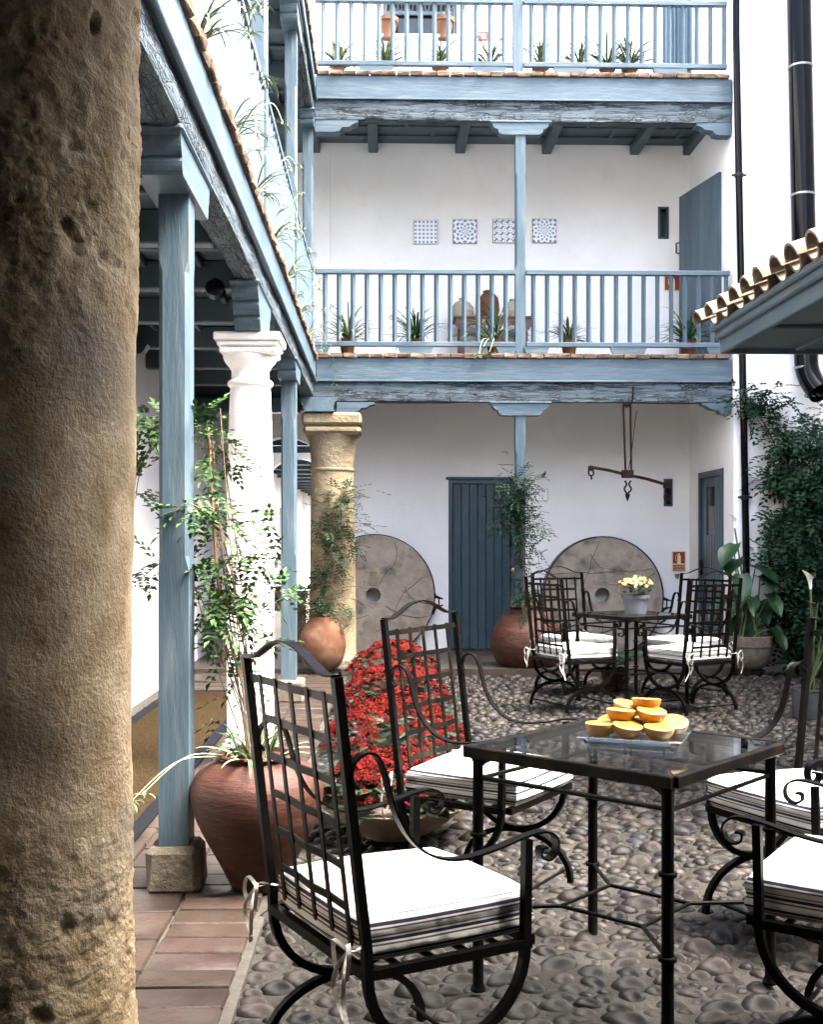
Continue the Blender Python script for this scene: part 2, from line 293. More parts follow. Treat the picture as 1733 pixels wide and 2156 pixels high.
def flesh_mat():
    m = bpy.data.materials.new('orange_flesh'); m.use_nodes = True; t = m.node_tree; n = t.nodes; n.clear()
    out = n.new('ShaderNodeOutputMaterial'); b = n.new('ShaderNodeBsdfPrincipled'); L(t, b.outputs[0], out.inputs[0])
    b.inputs['Roughness'].default_value = 0.45; b.inputs['Specular IOR Level'].default_value = 0.25
    tc = n.new('ShaderNodeTexCoord'); sp = n.new('ShaderNodeSeparateXYZ'); L(t, tc.outputs['Object'], sp.inputs[0])
    at = n.new('ShaderNodeMath'); at.operation = 'ARCTAN2'; L(t, sp.outputs[1], at.inputs[0]); L(t, sp.outputs[0], at.inputs[1])
    mu = n.new('ShaderNodeMath'); mu.operation = 'MULTIPLY'; mu.inputs[1].default_value = 5; L(t, at.outputs[0], mu.inputs[0])
    co = n.new('ShaderNodeMath'); co.operation = 'COSINE'; L(t, mu.outputs[0], co.inputs[0])
    ab = n.new('ShaderNodeMath'); ab.operation = 'ABSOLUTE'; L(t, co.outputs[0], ab.inputs[0])
    r = n.new('ShaderNodeValToRGB'); r.color_ramp.elements[0].position = .03; r.color_ramp.elements[1].position = .22
    r.color_ramp.elements[0].color = (0.33, 0.18, 0.045, 1); r.color_ramp.elements[1].color = (0.28, 0.125, 0.010, 1)
    L(t, ab.outputs[0], r.inputs[0])
    ln = n.new('ShaderNodeVectorMath'); ln.operation = 'LENGTH'; L(t, tc.outputs['Object'], ln.inputs[0])
    rr = n.new('ShaderNodeValToRGB'); e = rr.color_ramp.elements; e[0].position = 0.10; e[0].color = (1, 1, 1, 1); e[1].position = 0.14; e[1].color = (0, 0, 0, 1)
    a = e.new(0.82); a.color = (0, 0, 0, 1); a = e.new(0.88); a.color = (1, 1, 1, 1)
    sc = n.new('ShaderNodeMath'); sc.operation = 'MULTIPLY'; sc.inputs[1].default_value = 1 / 0.039; L(t, ln.outputs['Value'], sc.inputs[0]); L(t, sc.outputs[0], rr.inputs[0])
    cm = n.new('ShaderNodeMix'); cm.data_type = 'RGBA'; L(t, rr.outputs[0], cm.inputs[0]); L(t, r.outputs[0], cm.inputs[6]); cm.inputs[7].default_value = (0.34, 0.21, 0.07, 1)
    L(t, cm.outputs[2], b.inputs['Base Color']); MATS['orange_flesh'] = m
flesh_mat()

def azulejo(name, kind):
    # glazed blue and white pattern tile
    m = bpy.data.materials.new(name); m.use_nodes = True; t = m.node_tree; n = t.nodes; n.clear()
    out = n.new('ShaderNodeOutputMaterial'); b = n.new('ShaderNodeBsdfPrincipled'); L(t, b.outputs[0], out.inputs[0])
    b.inputs['Roughness'].default_value = 0.3
    tc = n.new('ShaderNodeTexCoord'); sp = n.new('ShaderNodeSeparateXYZ'); L(t, tc.outputs['Object'], sp.inputs[0])
    def mth(op, a, c=None, d=None):
        q = n.new('ShaderNodeMath'); q.operation = op
        for i, v in enumerate((a, c, d)):
            if v is None: continue
            if isinstance(v, (int, float)): q.inputs[i].default_value = v
            else: L(t, v, q.inputs[i])
        return q.outputs[0]
    x, z = sp.outputs[0], sp.outputs[2]
    if kind in (0, 2):
        k = 68 if kind == 0 else 45
        sx, sz = mth('SINE', mth('MULTIPLY', x, k)), mth('SINE', mth('MULTIPLY', z, k))
        v = mth('MULTIPLY', sx, sz)
        if kind == 2:
            v = mth('ADD', v, mth('MULTIPLY', mth('MULTIPLY', mth('COSINE', mth('MULTIPLY', x, 130)), mth('COSINE', mth('MULTIPLY', z, 130))), 0.7))
        fac = mth('GREATER_THAN', mth('ABSOLUTE', v), 0.6 if kind == 0 else 0.55)
    else:
        rad = mth('SQRT', mth('ADD', mth('MULTIPLY', x, x), mth('MULTIPLY', z, z)))
        an = mth('ARCTAN2', z, x); k = 8 if kind == 1 else 12
        pet = mth('COSINE', mth('MULTIPLY', an, k)); ring = mth('COSINE', mth('MULTIPLY', rad, 105 if kind == 1 else 90))
        fac = mth('GREATER_THAN', mth('MULTIPLY', pet, ring), 0.18 if kind == 1 else 0.25)
    cm = n.new('ShaderNodeMix'); cm.data_type = 'RGBA'; cm.inputs[6].default_value = (0.74, 0.74, 0.74, 1)
    cm.inputs[7].default_value = (0.10, 0.15, 0.33, 1) if kind != 2 else (0.12, 0.14, 0.24, 1)
    L(t, fac, cm.inputs[0]); L(t, cm.outputs[2], b.inputs['Base Color']); MATS[name] = m
for k in range(4): azulejo('azulejo_%d' % k, k)

# ------------------------------------------------------------------ mesh builder
class MB:
    def __init__(s): s.v = []; s.f = []; s.m = []; s.mi = 0
    def add(s, vs, fs):
        o = len(s.v); s.v.extend([tuple(p) for p in vs]); s.f.extend([tuple(i + o for i in f) for f in fs]); s.m.extend([s.mi] * len(fs)); return s
    def box(s, x0, x1, y0, y1, z0, z1, M=None):
        vs = [Vector((x, y, z)) for z in (z0, z1) for y in (y0, y1) for x in (x0, x1)]
        if M is not None: vs = [M @ p for p in vs]
        return s.add(vs, [(0, 2, 3, 1), (4, 5, 7, 6), (0, 1, 5, 4), (2, 6, 7, 3), (0, 4, 6, 2), (1, 3, 7, 5)])
    def cbox(s, x0, x1, y0, y1, z0, z1, c=0.004, M=None):      # box with chamfered edges
        x0, x1 = min(x0, x1), max(x0, x1); y0, y1 = min(y0, y1), max(y0, y1); z0, z1 = min(z0, z1), max(z0, z1)
        c = min(c, (x1 - x0) * .45, (y1 - y0) * .45, (z1 - z0) * .45)
        cx = ((x0, x1), (y0, y1), (z0, z1)); vs = []; idx = {}
        for i in (0, 1):
            for j in (0, 1):
                for k in (0, 1):
                    for a in range(3):
                        p = [cx[0][i], cx[1][j], cx[2][k]]
                        for b, q in enumerate((i, j, k)):
                            if b != a: p[b] += c if q == 0 else -c
                        idx[(i, j, k, a)] = len(vs); vs.append(Vector(p))
        fs = []
        for a in range(3):
            for sd_ in (0, 1):
                o = [b for b in range(3) if b != a]; quad = []
                for q in ((0, 0), (1, 0), (1, 1), (0, 1)):
                    key = [0, 0, 0]; key[a] = sd_; key[o[0]] = q[0]; key[o[1]] = q[1]; quad.append(idx[(*key, a)])
                flip = (a == 1) ^ (sd_ == 0)
                fs.append(tuple(reversed(quad)) if flip else tuple(quad))
        for a in range(3):
            o = [b for b in range(3) if b != a]
            for q in ((0, 0), (0, 1), (1, 0), (1, 1)):
                k0 = [0, 0, 0]; k0[o[0]] = q[0]; k0[o[1]] = q[1]; k1 = list(k0); k1[a] = 1
                fs.append((idx[(*k0, o[0])], idx[(*k1, o[0])], idx[(*k1, o[1])], idx[(*k0, o[1])]))
        for i in (0, 1):
            for j in (0, 1):
                for k in (0, 1):
                    fs.append((idx[(i, j, k, 0)], idx[(i, j, k, 1)], idx[(i, j, k, 2)]))
        if M is not None: vs = [M @ p for p in vs]
        return s.add(vs, fs)
    def lathe(s, prof, n=32, c=(0, 0, 0), wob=0.0, cap=True, sq=0.0):
        vs = []; fs = []
        for j, (r, z) in enumerate(prof):
            for i in range(n):
                a = 2 * pi * i / n; rr = r
                if wob: rr = r * (1 + wob * noise.noise(Vector((cos(a) * 1.3, sin(a) * 1.3, z * 3 + c[0]))))
                vs.append((c[0] + rr * cos(a), c[1] + rr * sin(a), c[2] + z))
        for j in range(len(prof) - 1):
            for i in range(n):
                k = (i + 1) % n; fs.append((j * n + i, j * n + k, (j + 1) * n + k, (j + 1) * n + i))
        if cap:
            if prof[0][0] > 1e-5: fs.append(tuple(reversed(range(n))))
            if prof[-1][0] > 1e-5: fs.append(tuple(range((len(prof) - 1) * n, len(prof) * n)))
        return s.add(vs, fs)
    def frames(s, pts):
        pts = [Vector(p) for p in pts]; T = []
        for i in range(len(pts)):
            a = pts[max(0, i - 1)]; b = pts[min(len(pts) - 1, i + 1)]; t = (b - a)
            T.append(t.normalized() if t.length > 1e-9 else Vector((0, 0, 1)))
        return pts, T
    def tube(s, pts, r, n=8, cap=True):
        pts, T = s.frames(pts); vs = []; fs = []
        ref = Vector((0, 0, 1)) if abs(T[0].z) < 0.9 else Vector((1, 0, 0))
        u = T[0].cross(ref).normalized()
        for i, p in enumerate(pts):
            u = (u - T[i] * u.dot(T[i]));
            u = u.normalized() if u.length > 1e-6 else T[i].orthogonal().normalized()
            v = T[i].cross(u); rr = r[i] if isinstance(r, (list, tuple)) else r
            for k in range(n):
                a = 2 * pi * k / n + pi / n; vs.append(p + (u * cos(a) + v * sin(a)) * rr)
        for i in range(len(pts) - 1):
            for k in range(n):
                q = (k + 1) % n; fs.append((i * n + k, i * n + q, (i + 1) * n + q, (i + 1) * n + k))
        if cap: fs.append(tuple(reversed(range(n)))); fs.append(tuple(range((len(pts) - 1) * n, len(pts) * n)))
        return s.add(vs, fs)
    def strip(s, pts, side, wd, th):     # flat bar swept along a path; side = its width direction
        pts, T = s.frames(pts); side = Vector(side).normalized(); vs = []; fs = []
        for i, p in enumerate(pts):
            nn = T[i].cross(side).normalized()
            for a, b in ((-1, -1), (1, -1), (1, 1), (-1, 1)): vs.append(p + side * (a * wd / 2) + nn * (b * th / 2))
        for i in range(len(pts) - 1):
            for k in range(4):
                q = (k + 1) % 4; fs.append((i * 4 + k, i * 4 + q, (i + 1) * 4 + q, (i + 1) * 4 + k))
        fs.append((3, 2, 1, 0)); e = (len(pts) - 1) * 4; fs.append((e, e + 1, e + 2, e + 3))
        return s.add(vs, fs)
    def prism(s, poly, axis, a0, a1):    # poly = list of (u, z); axis x: extrude in x with u=y ; axis y: extrude in y with u=x
        n = len(poly)
        if axis == 'x': vs = [(a0, u, z) for u, z in poly] + [(a1, u, z) for u, z in poly]
        elif axis == 'y': vs = [(u, a0, z) for u, z in poly] + [(u, a1, z) for u, z in poly]
        else: vs = [(u, z, a0) for u, z in poly] + [(u, z, a1) for u, z in poly]
        fs = [tuple(range(n - 1, -1, -1)), tuple(range(n, 2 * n))] + [(i, (i + 1) % n, n + (i + 1) % n, n + i) for i in range(n)]
        return s.add(vs, fs)
    def mesh(s, name, mats, smooth=None, recalc=True):
        me = bpy.data.meshes.new(name); me.from_pydata(s.v, [], s.f)
        if isinstance(mats, str): mats = [mats]
        for k in mats: me.materials.append(MATS[k])
        if any(s.m): me.polygons.foreach_set('material_index', s.m)
        if recalc and len(s.f) < 60000:
            import bmesh
            bm = bmesh.new(); bm.from_mesh(me); bmesh.ops.recalc_face_normals(bm, faces=bm.faces); bm.to_mesh(me); bm.free()
        if smooth is not None:
            me.polygons.foreach_set('use_smooth', [True] * len(me.polygons))
            if smooth < 180: me.set_sharp_from_angle(angle=radians(smooth))
        me.update(); return me
    def build(s, name, mats, parent=None, smooth=None, recalc=True, world=True, origin=None):
        if world and parent is not None and origin is None: origin = parent.matrix_world_loc
        o = origin
        if o is not None: s.v = [(p[0] - o[0], p[1] - o[1], p[2] - o[2]) for p in s.v]
        me = s.mesh(name, mats, smooth, recalc)
        return link(name, me, parent)

class Root:      # remembers where an empty stands, so parts can be given in world coordinates
    pass
LOCS = {}
def link(name, me, parent=None, loc=None, rz=None):
    ob = bpy.data.objects.new(name, me); col.objects.link(ob)
    if parent is not None: ob.parent = parent
    if loc is not None: ob.location = loc
    if rz is not None: ob.rotation_euler = (0, 0, rz)
    return ob
def part(mb, name, mats, parent, smooth=None, world=True, recalc=True):
    if world and parent is not None:
        o = LOCS.get(parent.name, (0, 0, 0)); mb.v = [(p[0] - o[0], p[1] - o[1], p[2] - o[2]) for p in mb.v]
    ob = link(name, mb.mesh(name, mats, smooth, recalc), parent)
    if parent is not None: LOCS[ob.name] = LOCS.get(parent.name, (0, 0, 0))
    return ob
def tag(o, label, cat=None, group=None, kind=None):
    if label: o['label'] = label
    if cat: o['category'] = cat
    if group: o['group'] = group
    if kind: o['kind'] = kind
    return o
def thing(name, label, cat, loc=(0, 0, 0), rz=0.0, group=None):
    o = bpy.data.objects.new(name, None); col.objects.link(o); o.location = loc; o.rotation_euler = (0, 0, rz); o.empty_display_size = 0.1
    if rz == 0.0: LOCS[o.name] = tuple(loc)
    return tag(o, label, cat, group)
def struct(mb, name, mats, smooth=None):
    o = link(name, mb.mesh(name, mats, smooth)); o['kind'] = 'structure'; LOCS[o.name] = (0, 0, 0); return o
KIDS = {}
def copy_tree(src, label=None, loc=None, rz=None, parent=None):
    c = src.copy(); col.objects.link(c)
    if parent is not None: c.parent = parent
    if label: c['label'] = label
    if loc is not None: c.location = loc
    if rz is not None: c.rotation_euler = (0, 0, rz)
    for ch in list(src.children): copy_tree(ch, parent=c)
    return c
def heading(fx, fy): return atan2(-fx, fy)
def ease(pts, n=6):          # Catmull-Rom through pts
    P = [Vector(p) for p in pts]; out = []
    for i in range(len(P) - 1):
        p0 = P[max(0, i - 1)]; p1 = P[i]; p2 = P[i + 1]; p3 = P[min(len(P) - 1, i + 2)]
        for k in range(n):
            t = k / n
            out.append(0.5 * ((2 * p1) + (p2 - p0) * t + (2 * p0 - 5 * p1 + 4 * p2 - p3) * t * t + (3 * p1 - p0 - 3 * p2 + p3) * t ** 3))
    out.append(P[-1]); return out
R = random.uniform
# ================================================================== SETTING
XW = 5.0                                  # right side of the court beyond the corner
XL, XC, XR = -2.03, -0.785, 3.60          # left wall, colonnade axis, right wall
YB, YG = 13.5, 11.8                       # back wall, front of the back galleries
Z1, Z2 = 3.22, 6.10                       # first and second gallery floors
KX = -0.455                               # edge of the gallery paving

g = MB(); g.box(-40, 40, -40, 50, -0.3, -0.05); struct(g, 'ground', 'mortar')

# ---- cobbled court
def in_view(x, y, z=0.0):
    xc = x * CP - y * SP_; d = x * SP_ + y * CP
    if d < 0.3: return None
    return (866 + F * xc / d, 1138 + F * (HC - z) / d, d)
n = 60; b = MB()
nx, ny = 90, 200
for j in range(ny + 1):
    for i in range(nx + 1):
        x = KX + (XW - KX) * i / nx; y = -1.5 + 13.2 * j / ny
        b.v.append((x, y, 0.012 * noise.noise(Vector((x * 1.3, y * 1.3, 0))) - 0.006))
for j in range(ny):
    for i in range(nx):
        a = j * (nx + 1) + i; b.f.append((a, a + 1, a + nx + 2, a + nx + 1)); b.m.append(0)
court = struct(b, 'cobbled_court', 'mortar', smooth=180)

rs = random.Random(3)
def pebble(seed):
    q = random.Random(seed); vs = []; fs = []; nn = 12; rings = [(1.0, -0.35), (1.0, 0.05), (0.90, 0.42), (0.66, 0.74), (0.34, 0.93)]
    off = Vector((q.uniform(0, 50), q.uniform(0, 50), 0))
    for r, z in rings:
        for i in range(nn):
            a = 2 * pi * i / nn; k = 1 + 0.22 * noise.noise(off + Vector((cos(a) * 0.9, sin(a) * 0.9, z * .6)))
            vs.append((r * k * cos(a), r * k * sin(a), z + 0.08 * noise.noise(off + Vector((cos(a) * r, sin(a) * r, 7)))))
    vs.append((0, 0, 1.0))
    for j in range(len(rings) - 1):
        for i in range(nn):
            k = (i + 1) % nn; fs.append((j * nn + i, j * nn + k, (j + 1) * nn + k, (j + 1) * nn + i))
    o = (len(rings) - 1) * nn
    for i in range(nn): fs.append((o + i, o + (i + 1) % nn, len(vs) - 1))
    return vs, fs
PEB = [pebble(k) for k in range(9)]
cell = 0.135; grid = {}; stones = []
for t in range(170000):
    x = rs.uniform(KX + 0.05, XW - 0.04); y = rs.uniform(2.6, 11.7)
    if x > .40 * y + .35 or (y > 11.5 and x < 3.6): continue
    r = 0.030 + 0.031 * rs.random() ** 1.2
    if t > 60000: r = 0.024 + 0.022 * rs.random()
    if t > 120000: r = 0.016 + 0.014 * rs.random()
    ci, cj = int(x / cell + 100), int(y / cell); ok = True
    for di in (-1, 0, 1):
        for dj in (-1, 0, 1):
            for (x2, y2, r2) in grid.get((ci + di, cj + dj), ()):
                if ((x - x2) * .86) ** 2 + ((y - y2) * 1.22) ** 2 < ((r + r2) * 0.95) ** 2: ok = False; break
            if not ok: break
        if not ok: break
    if ok: grid.setdefault((ci, cj), []).append((x, y, r)); stones.append((x, y, r))
def shown(s):
    p = in_view(s[0], s[1]); return p is not None and -30 < p[0] < 1763 and p[1] < 2190
order = sorted(range(len(stones)), key=lambda i: (-stones[i][2] / in_view(stones[i][0], stones[i][1])[2] ** 2) if shown(stones[i]) else 1e6)
near = set(order[:300])
pmesh = []
for vs_, fs_ in PEB:
    k = MB(); k.add(vs_, fs_); pmesh.append(k.mesh('cobble', 'cobble', smooth=180))
far = MB()
for i, (x, y, r) in enumerate(stones):
    e = rs.uniform(0.86, 1.12); a = rs.uniform(-0.5, 0.5); h = r * rs.uniform(0.62, 0.95); k = rs.randrange(9)
    z = 0.012 * noise.noise(Vector((x * 1.3, y * 1.3, 0))) - 0.006 - 0.006 - 0.08 * r
    tx, ty = rs.uniform(-.12, .12), rs.uniform(-.12, .12)
    if i in near:
        o = link('cobble', pmesh[k], court, (x, y, z)); o.scale = (r * 1.20 * e, r * 0.83 / e, h); o.rotation_euler = (tx, ty, a)
    else:
        ca, sa = cos(a), sin(a); vs_, fs_ = PEB[k]; sx, sy = r * 1.20 * e, r * 0.83 / e
        far.add([(x + ca * p[0] * sx - sa * p[1] * sy, y + sa * p[0] * sx + ca * p[1] * sy, z + p[2] * h + tx * p[1] * sy) for p in vs_], fs_)
o = link('cobble_field', far.mesh('cobble_field', 'cobble_far', smooth=180, recalc=False), court); o['kind'] = 'stuff'

# ---- gallery paving along the colonnade
b = MB(); b.box(XL, KX, -1.5, YB + 22, -0.05, 0.014)
gal = struct(b, 'gallery_floor', 'grout')
def tile_mesh(wx, wy, seed):
    q = random.Random(seed); k = MB(); k.cbox(-wx / 2, wx / 2, -wy / 2, wy / 2, 0, 0.026, 0.006)
    k.v = [(p[0] + q.uniform(-.003, .003), p[1] + q.uniform(-.003, .003), p[2]) for p in k.v]
    return k.mesh('floor_tile', 'floor_tile', smooth=40)
head = [tile_mesh(0.285, 0.138, k) for k in range(5)]; field = [tile_mesh(0.283, 0.272, 10 + k) for k in range(5)]
y = 2.5; k = 0
while y < 11.5:
    o = link('floor_tile', head[k % 5], gal, (-0.600 + R(-.004, .004), y, 0.006 + R(-.002, .002))); o.rotation_euler = (R(-.006, .006), R(-.006, .006), R(-.012, .012)); y += 0.146; k += 1
xs = [-0.895, -1.187, -1.479, -1.771]
for c, x in enumerate(xs):
    y = 2.6 + 0.09 * c
    while y < 11.6:
        o = link('floor_tile', field[k % 5], gal, (x, y, 0.006 + R(-.002, .002))); o.rotation_euler = (R(-.005, .005), R(-.005, .005), R(-.01, .01)); y += 0.283; k += 1
b = MB(); b.box(KX - 0.006, KX + 0.03, -1.5, 11.6, -0.05, 0.018); o = part(b, 'kerb', 'grout', gal)
b = MB(); b.box(KX + 0.03, XR + .1, 11.55, YB + 0.1, -0.04, 0.075); b.box(XL, KX + 0.03, 11.75, YB, 0.02, 0.06); struct(b, 'back_gallery_floor', 'tile_far')

# ---- walls
def wall(name, label, axis, c, face, thick, u0, u1, z0, z1, holes=(), reveal=0.12, m='plaster'):
    # face = -1: the visible side looks towards smaller coordinates
    us = sorted({u0, u1, *[h[0] for h in holes], *[h[1] for h in holes]}); zs = sorted({z0, z1, *[h[2] for h in holes], *[h[3] for h in holes]})
    k = MB(); P = (lambda u, d, z: (u, c - face * d, z)) if axis == 'y' else (lambda u, d, z: (c - face * d, u, z))
    for i in range(len(us) - 1):
        for j in range(len(zs) - 1):
            um, zm = (us[i] + us[i + 1]) / 2, (zs[j] + zs[j + 1]) / 2
            if any(h[0] < um < h[1] and h[2] < zm < h[3] for h in holes): continue
            k.add([P(us[i], 0, zs[j]), P(us[i + 1], 0, zs[j]), P(us[i + 1], 0, zs[j + 1]), P(us[i], 0, zs[j + 1])], [(0, 1, 2, 3)])
    for (a, b_, lo, hi) in [h[:4] for h in holes]:
        k.add([P(a, 0, lo), P(b_, 0, lo), P(b_, 0, hi), P(a, 0, hi), P(a, reveal, lo), P(b_, reveal, lo), P(b_, reveal, hi), P(a, reveal, hi)], [(0, 1, 5, 4), (1, 2, 6, 5), (2, 3, 7, 6), (3, 0, 4, 7), (4, 5, 6, 7)])
    k.add([P(u0, 0, z0), P(u1, 0, z0), P(u1, 0, z1), P(u0, 0, z1), P(u0, thick, z0), P(u1, thick, z0), P(u1, thick, z1), P(u0, thick, z1)], [(0, 1, 5, 4), (1, 2, 6, 5), (2, 3, 7, 6), (3, 0, 4, 7), (4, 5, 6, 7)])
    mid = (u0 + u1) / 2; loc = (mid, c, 0) if axis == 'y' else (c, mid, 0)
    root = thing(name, label, 'wall', loc)
    part(k, 'plaster_face', m, root, recalc=False)
    return root

TOP = 8.6
wl = wall('plaster_wall', 'long white plaster wall of the left arcade behind the blue posts', 'x', XL, 1, 0.3, -1.5, 36.0, -0.05, TOP)

# back wall with its door, small windows and upper window
def backx(px): return onY(px, 1138, YB).x
def backz(py): return onY(1100, py, YB).z
door_u = (backx(944), backx(1084)); door_top = backz(1010)
h_door = (door_u[0], door_u[1], 0.07, door_top)
h_n1 = (backx(1397), backx(1416), backz(1066), backz(1008))
h_n2 = (backx(1385), backx(1408), backz(502), backz(434))
h_win = (backx(806), backx(962), backz(82), backz(-40))
wb = wall('plaster_wall', 'white plaster back wall behind the two balconies', 'y', YB, -1, 0.3, -0.62, XR + 0.3, -0.05, TOP, [h_door, h_n1, h_n2, h_win])
wbl = wall('plaster_wall', 'white plaster wall above the arch at the end of the left arcade', 'y', YB, -1, 0.3, XL, -0.622, 2.75, TOP)

def plank_door(root, u0, u1, z0, z1, y, nplank, m='blue_door', frame=0.05):
    d = MB(); d.cbox(u0 + .002, u0 + frame, y - 0.035, y + 0.05, z0, z1 - .002); d.cbox(u1 - frame, u1 - .002, y - 0.035, y + 0.05, z0, z1 - .002); d.cbox(u0 + frame, u1 - frame, y - 0.032, y + 0.05, z1 - frame, z1 - .002)
    dr = part(d, 'door', m, root)
    a0, a1 = u0 + frame + .004, u1 - frame - .004; wd = (a1 - a0) / nplank
    for i in range(nplank):
        q = MB(); q.cbox(a0 + i * wd + .003, a0 + (i + 1) * wd - .003, y - 0.012, y + 0.02, z0 + .01, z1 - frame - .004, 0.005); part(q, 'plank', m, dr)
    return dr
dr = plank_door(wb, *h_door[:2], 0.08, h_door[3], YB + 0.02, 7)
q = MB(); c = onY(1076, 1140, YB); q.cbox(c.x - .012, c.x + .012, YB - .03, YB - .012, c.z - .06, c.z + .06); q.tube([(c.x, YB - .03, c.z + .03), (c.x, YB - .07, c.z + .02), (c.x, YB - .07, c.z - .05), (c.x, YB - .03, c.z - .05)], .007); part(q, 'handle', 'lamp_black', dr)
q = MB(); c = onY(1079, 1200, YB); q.lathe([(0.022, 0), (0.022, 0.008), (0.012, 0.012)], 14); q.v = [(c.x + p[0], YB - .012 - p[2], c.z + p[1]) for p in q.v]; part(q, 'lock', 'brass', dr)
q = MB(); q.cbox(h_door[0] - .03, h_door[1] + .03, YB - .03, YB + .02, h_door[3], h_door[3] + .03); part(q, 'lintel', 'blue_door', dr)
for hh in (h_n1, h_n2):
    q = MB(); a, b_, lo, hi = hh; f = 0.028
    q.cbox(a + .001, a + f, YB - .012, YB + .05, lo, hi); q.cbox(b_ - f, b_ - .001, YB - .012, YB + .05, lo, hi); q.cbox(a + f, b_ - f, YB - .01, YB + .05, hi - f, hi - .001); q.cbox(a + f, b_ - f, YB - .01, YB + .05, lo + .001, lo + f)
    wn = part(q, 'window', 'blue_door', wb)
    q = MB(); q.box(a + f, b_ - f, YB + .055, YB + .06, lo + f, hi - f); part(q, 'pane', 'dark_glass', wn)
a, b_, lo, hi = h_win; q = MB(); f = .05
for u in (a + f / 2, (a + b_) / 2, b_ - f / 2): q.cbox(u - f / 2, u + f / 2, YB + .02, YB + .07, lo, hi)
q.cbox(a + f, b_ - f, YB + .03, YB + .06, lo + .28, lo + .32)
wn = part(q, 'window', 'blue_z', wb); q = MB(); q.box(a + f, b_ - f, YB + .085, YB + .09, lo, hi); part(q, 'pane', 'dark_glass', wn)
q = MB(); q.cbox(a - .04, b_ + .04, YB - .10, YB + .02, lo - .03, lo - .002); part(q, 'sill', 'plaster', wn)
q = MB()
for i in range(26):
    x0 = a - .13 + (b_ - a + .3) * i / 25; q.tube([(x0, YB - .03, backz(-60)), (x0 + R(-.01, .01), YB - .05, backz(8 + R(-8, 10)) + (-.09 if i > 22 else 0))], .013, 5)
mt = part(q, 'rolled_blind', 'straw', wb); mt['kind'] = 'stuff'

# pale blue curtained doorway on the top gallery
q = MB(); u0, u1 = backx(1392), backx(1506); NN = 90; zA, zB = Z2 + .03, 8.2
for i in range(NN + 1):
    u = u0 + (u1 - u0) * i / NN; yy = YB - .10 + .028 * sin(i * 0.95) + .012 * sin(i * .33); q.v += [(u, yy, zA), (u, yy, zB), (u, yy + .012, zA), (u, yy + .012, zB)]
for i in range(NN):
    a = i * 4; q.f += [(a, a + 4, a + 5, a + 1), (a + 2, a + 3, a + 7, a + 6)]; q.m += [0, 0]
q2 = thing('door_curtain', 'pale blue curtain hanging in folds at the right end of the top gallery', 'curtain', ((u0 + u1) / 2, YB - .1, zA))
part(q, 'cloth', 'curtain', q2, smooth=180)
q = MB(); q.tube([(u0 - .05, YB - .1, zB + .02), (u1 + .05, YB - .1, zB + .02)], .014); part(q, 'rod', 'blue_x', q2)

# right wall: tall part at the back, low part nearer
rd = (12.13, 13.08)
h_rd = (rd[0], rd[1], 0.07, 2.13)
wr = wall('plaster_wall', 'white plaster return wall with the narrow door at the back right', 'x', XR, -1, 0.3, 11.79, YB, -0.05, TOP, [h_rd])
wr1 = wall('plaster_wall', 'tall white plaster wall on the right carrying the black pipes and creeper', 'y', 11.78, -1, 0.3, XR + .002, XW + .3, -0.05, TOP)
wr2 = wall('plaster_wall', 'low white plaster wall under the tiled eave on the right', 'x', XW, -1, 0.3, -1.5, 7.6, -0.05, 3.9)
wr3 = wall('plaster_wall', 'tall white plaster wall beyond the tiled eave on the far right', 'x', XW, -1, 0.3, 7.602, 11.775, -0.05, TOP)  # out of view; made tall to keep sun off the back ground
q = MB(); X = XR + .02; f = .06
q.cbox(X - .035, X + .05, rd[0], rd[0] + f, .07, 2.128); q.cbox(X - .035, X + .05, rd[1] - f, rd[1], .07, 2.128); q.cbox(X - .032, X + .05, rd[0] + f, rd[1] - f, 2.06, 2.128)
d2 = part(q, 'door', 'blue_door', wr); np_ = 8; wd = (rd[1] - rd[0] - 2 * f) / np_
for i in range(np_):
    y0 = rd[0] + f + i * wd; q = MB()
    if 3 <= i <= 5: q.cbox(X - .012, X + .02, y0 + .003, y0 + wd - .003, .08, 1.42, .005); q.cbox(X - .012, X + .02, y0 + .003, y0 + wd - .003, 1.95, 2.055, .005)
    else: q.cbox(X - .012, X + .02, y0 + .003, y0 + wd - .003, .08, 2.055, .005)
    part(q, 'plank', 'blue_door', d2)
q = MB(); q.box(X + .0, X + .01, rd[0] + f + 3 * wd, rd[0] + f + 6 * wd, 1.42, 1.95); part(q, 'pane', 'dark_glass', d2)
q = MB(); q.cbox(X - .05, X - .012, rd[1] - f - .06, rd[1] - f - .03, .98, 1.14); part(q, 'handle', 'lamp_black', d2)
q = MB(); q.cbox(X - .03, X - .012, rd[1] - f - .055, rd[1] - f - .03, .42, .5); part(q, 'lock', 'brass', d2)

# open door leaf on the first gallery
hx = Vector((XR - .03, 12.2)); fe = Vector((3.42, 13.33)); dv = fe - hx
fe = hx + dv.normalized() * 0.82 if False else fe
leaf = thing('door_leaf', 'open blue plank door leaf beside the red sign on the upper gallery', 'door', (hx.x, hx.y, Z1))
npk = 6; dl = (onX(1425, 500, 3.45) - Vector((hx.x, hx.y, 0)))
e = Vector((3.36, 13.05)); dv = e - hx; nrm = Vector((-dv.y, dv.x)).normalized()
for i in range(npk):
    a = hx + dv * (i / npk); c = hx + dv * ((i + .97) / npk); q = MB()
    za = 5.28 - .02 * (i / npk); zc = 5.28 - .02 * ((i + 1) / npk); poly = [a, c, c + nrm * -.03, a + nrm * -.03]
    q.add([(p.x, p.y, Z1 + .02) for p in poly] + [(p.x, p.y, z) for p, z in zip(poly, (za, zc, zc, za))], [(3, 2, 1, 0), (4, 5, 6, 7), (0, 1, 5, 4), (1, 2, 6, 5), (2, 3, 7, 6), (3, 0, 4, 7)]); part(q, 'plank', 'blue_z', leaf)
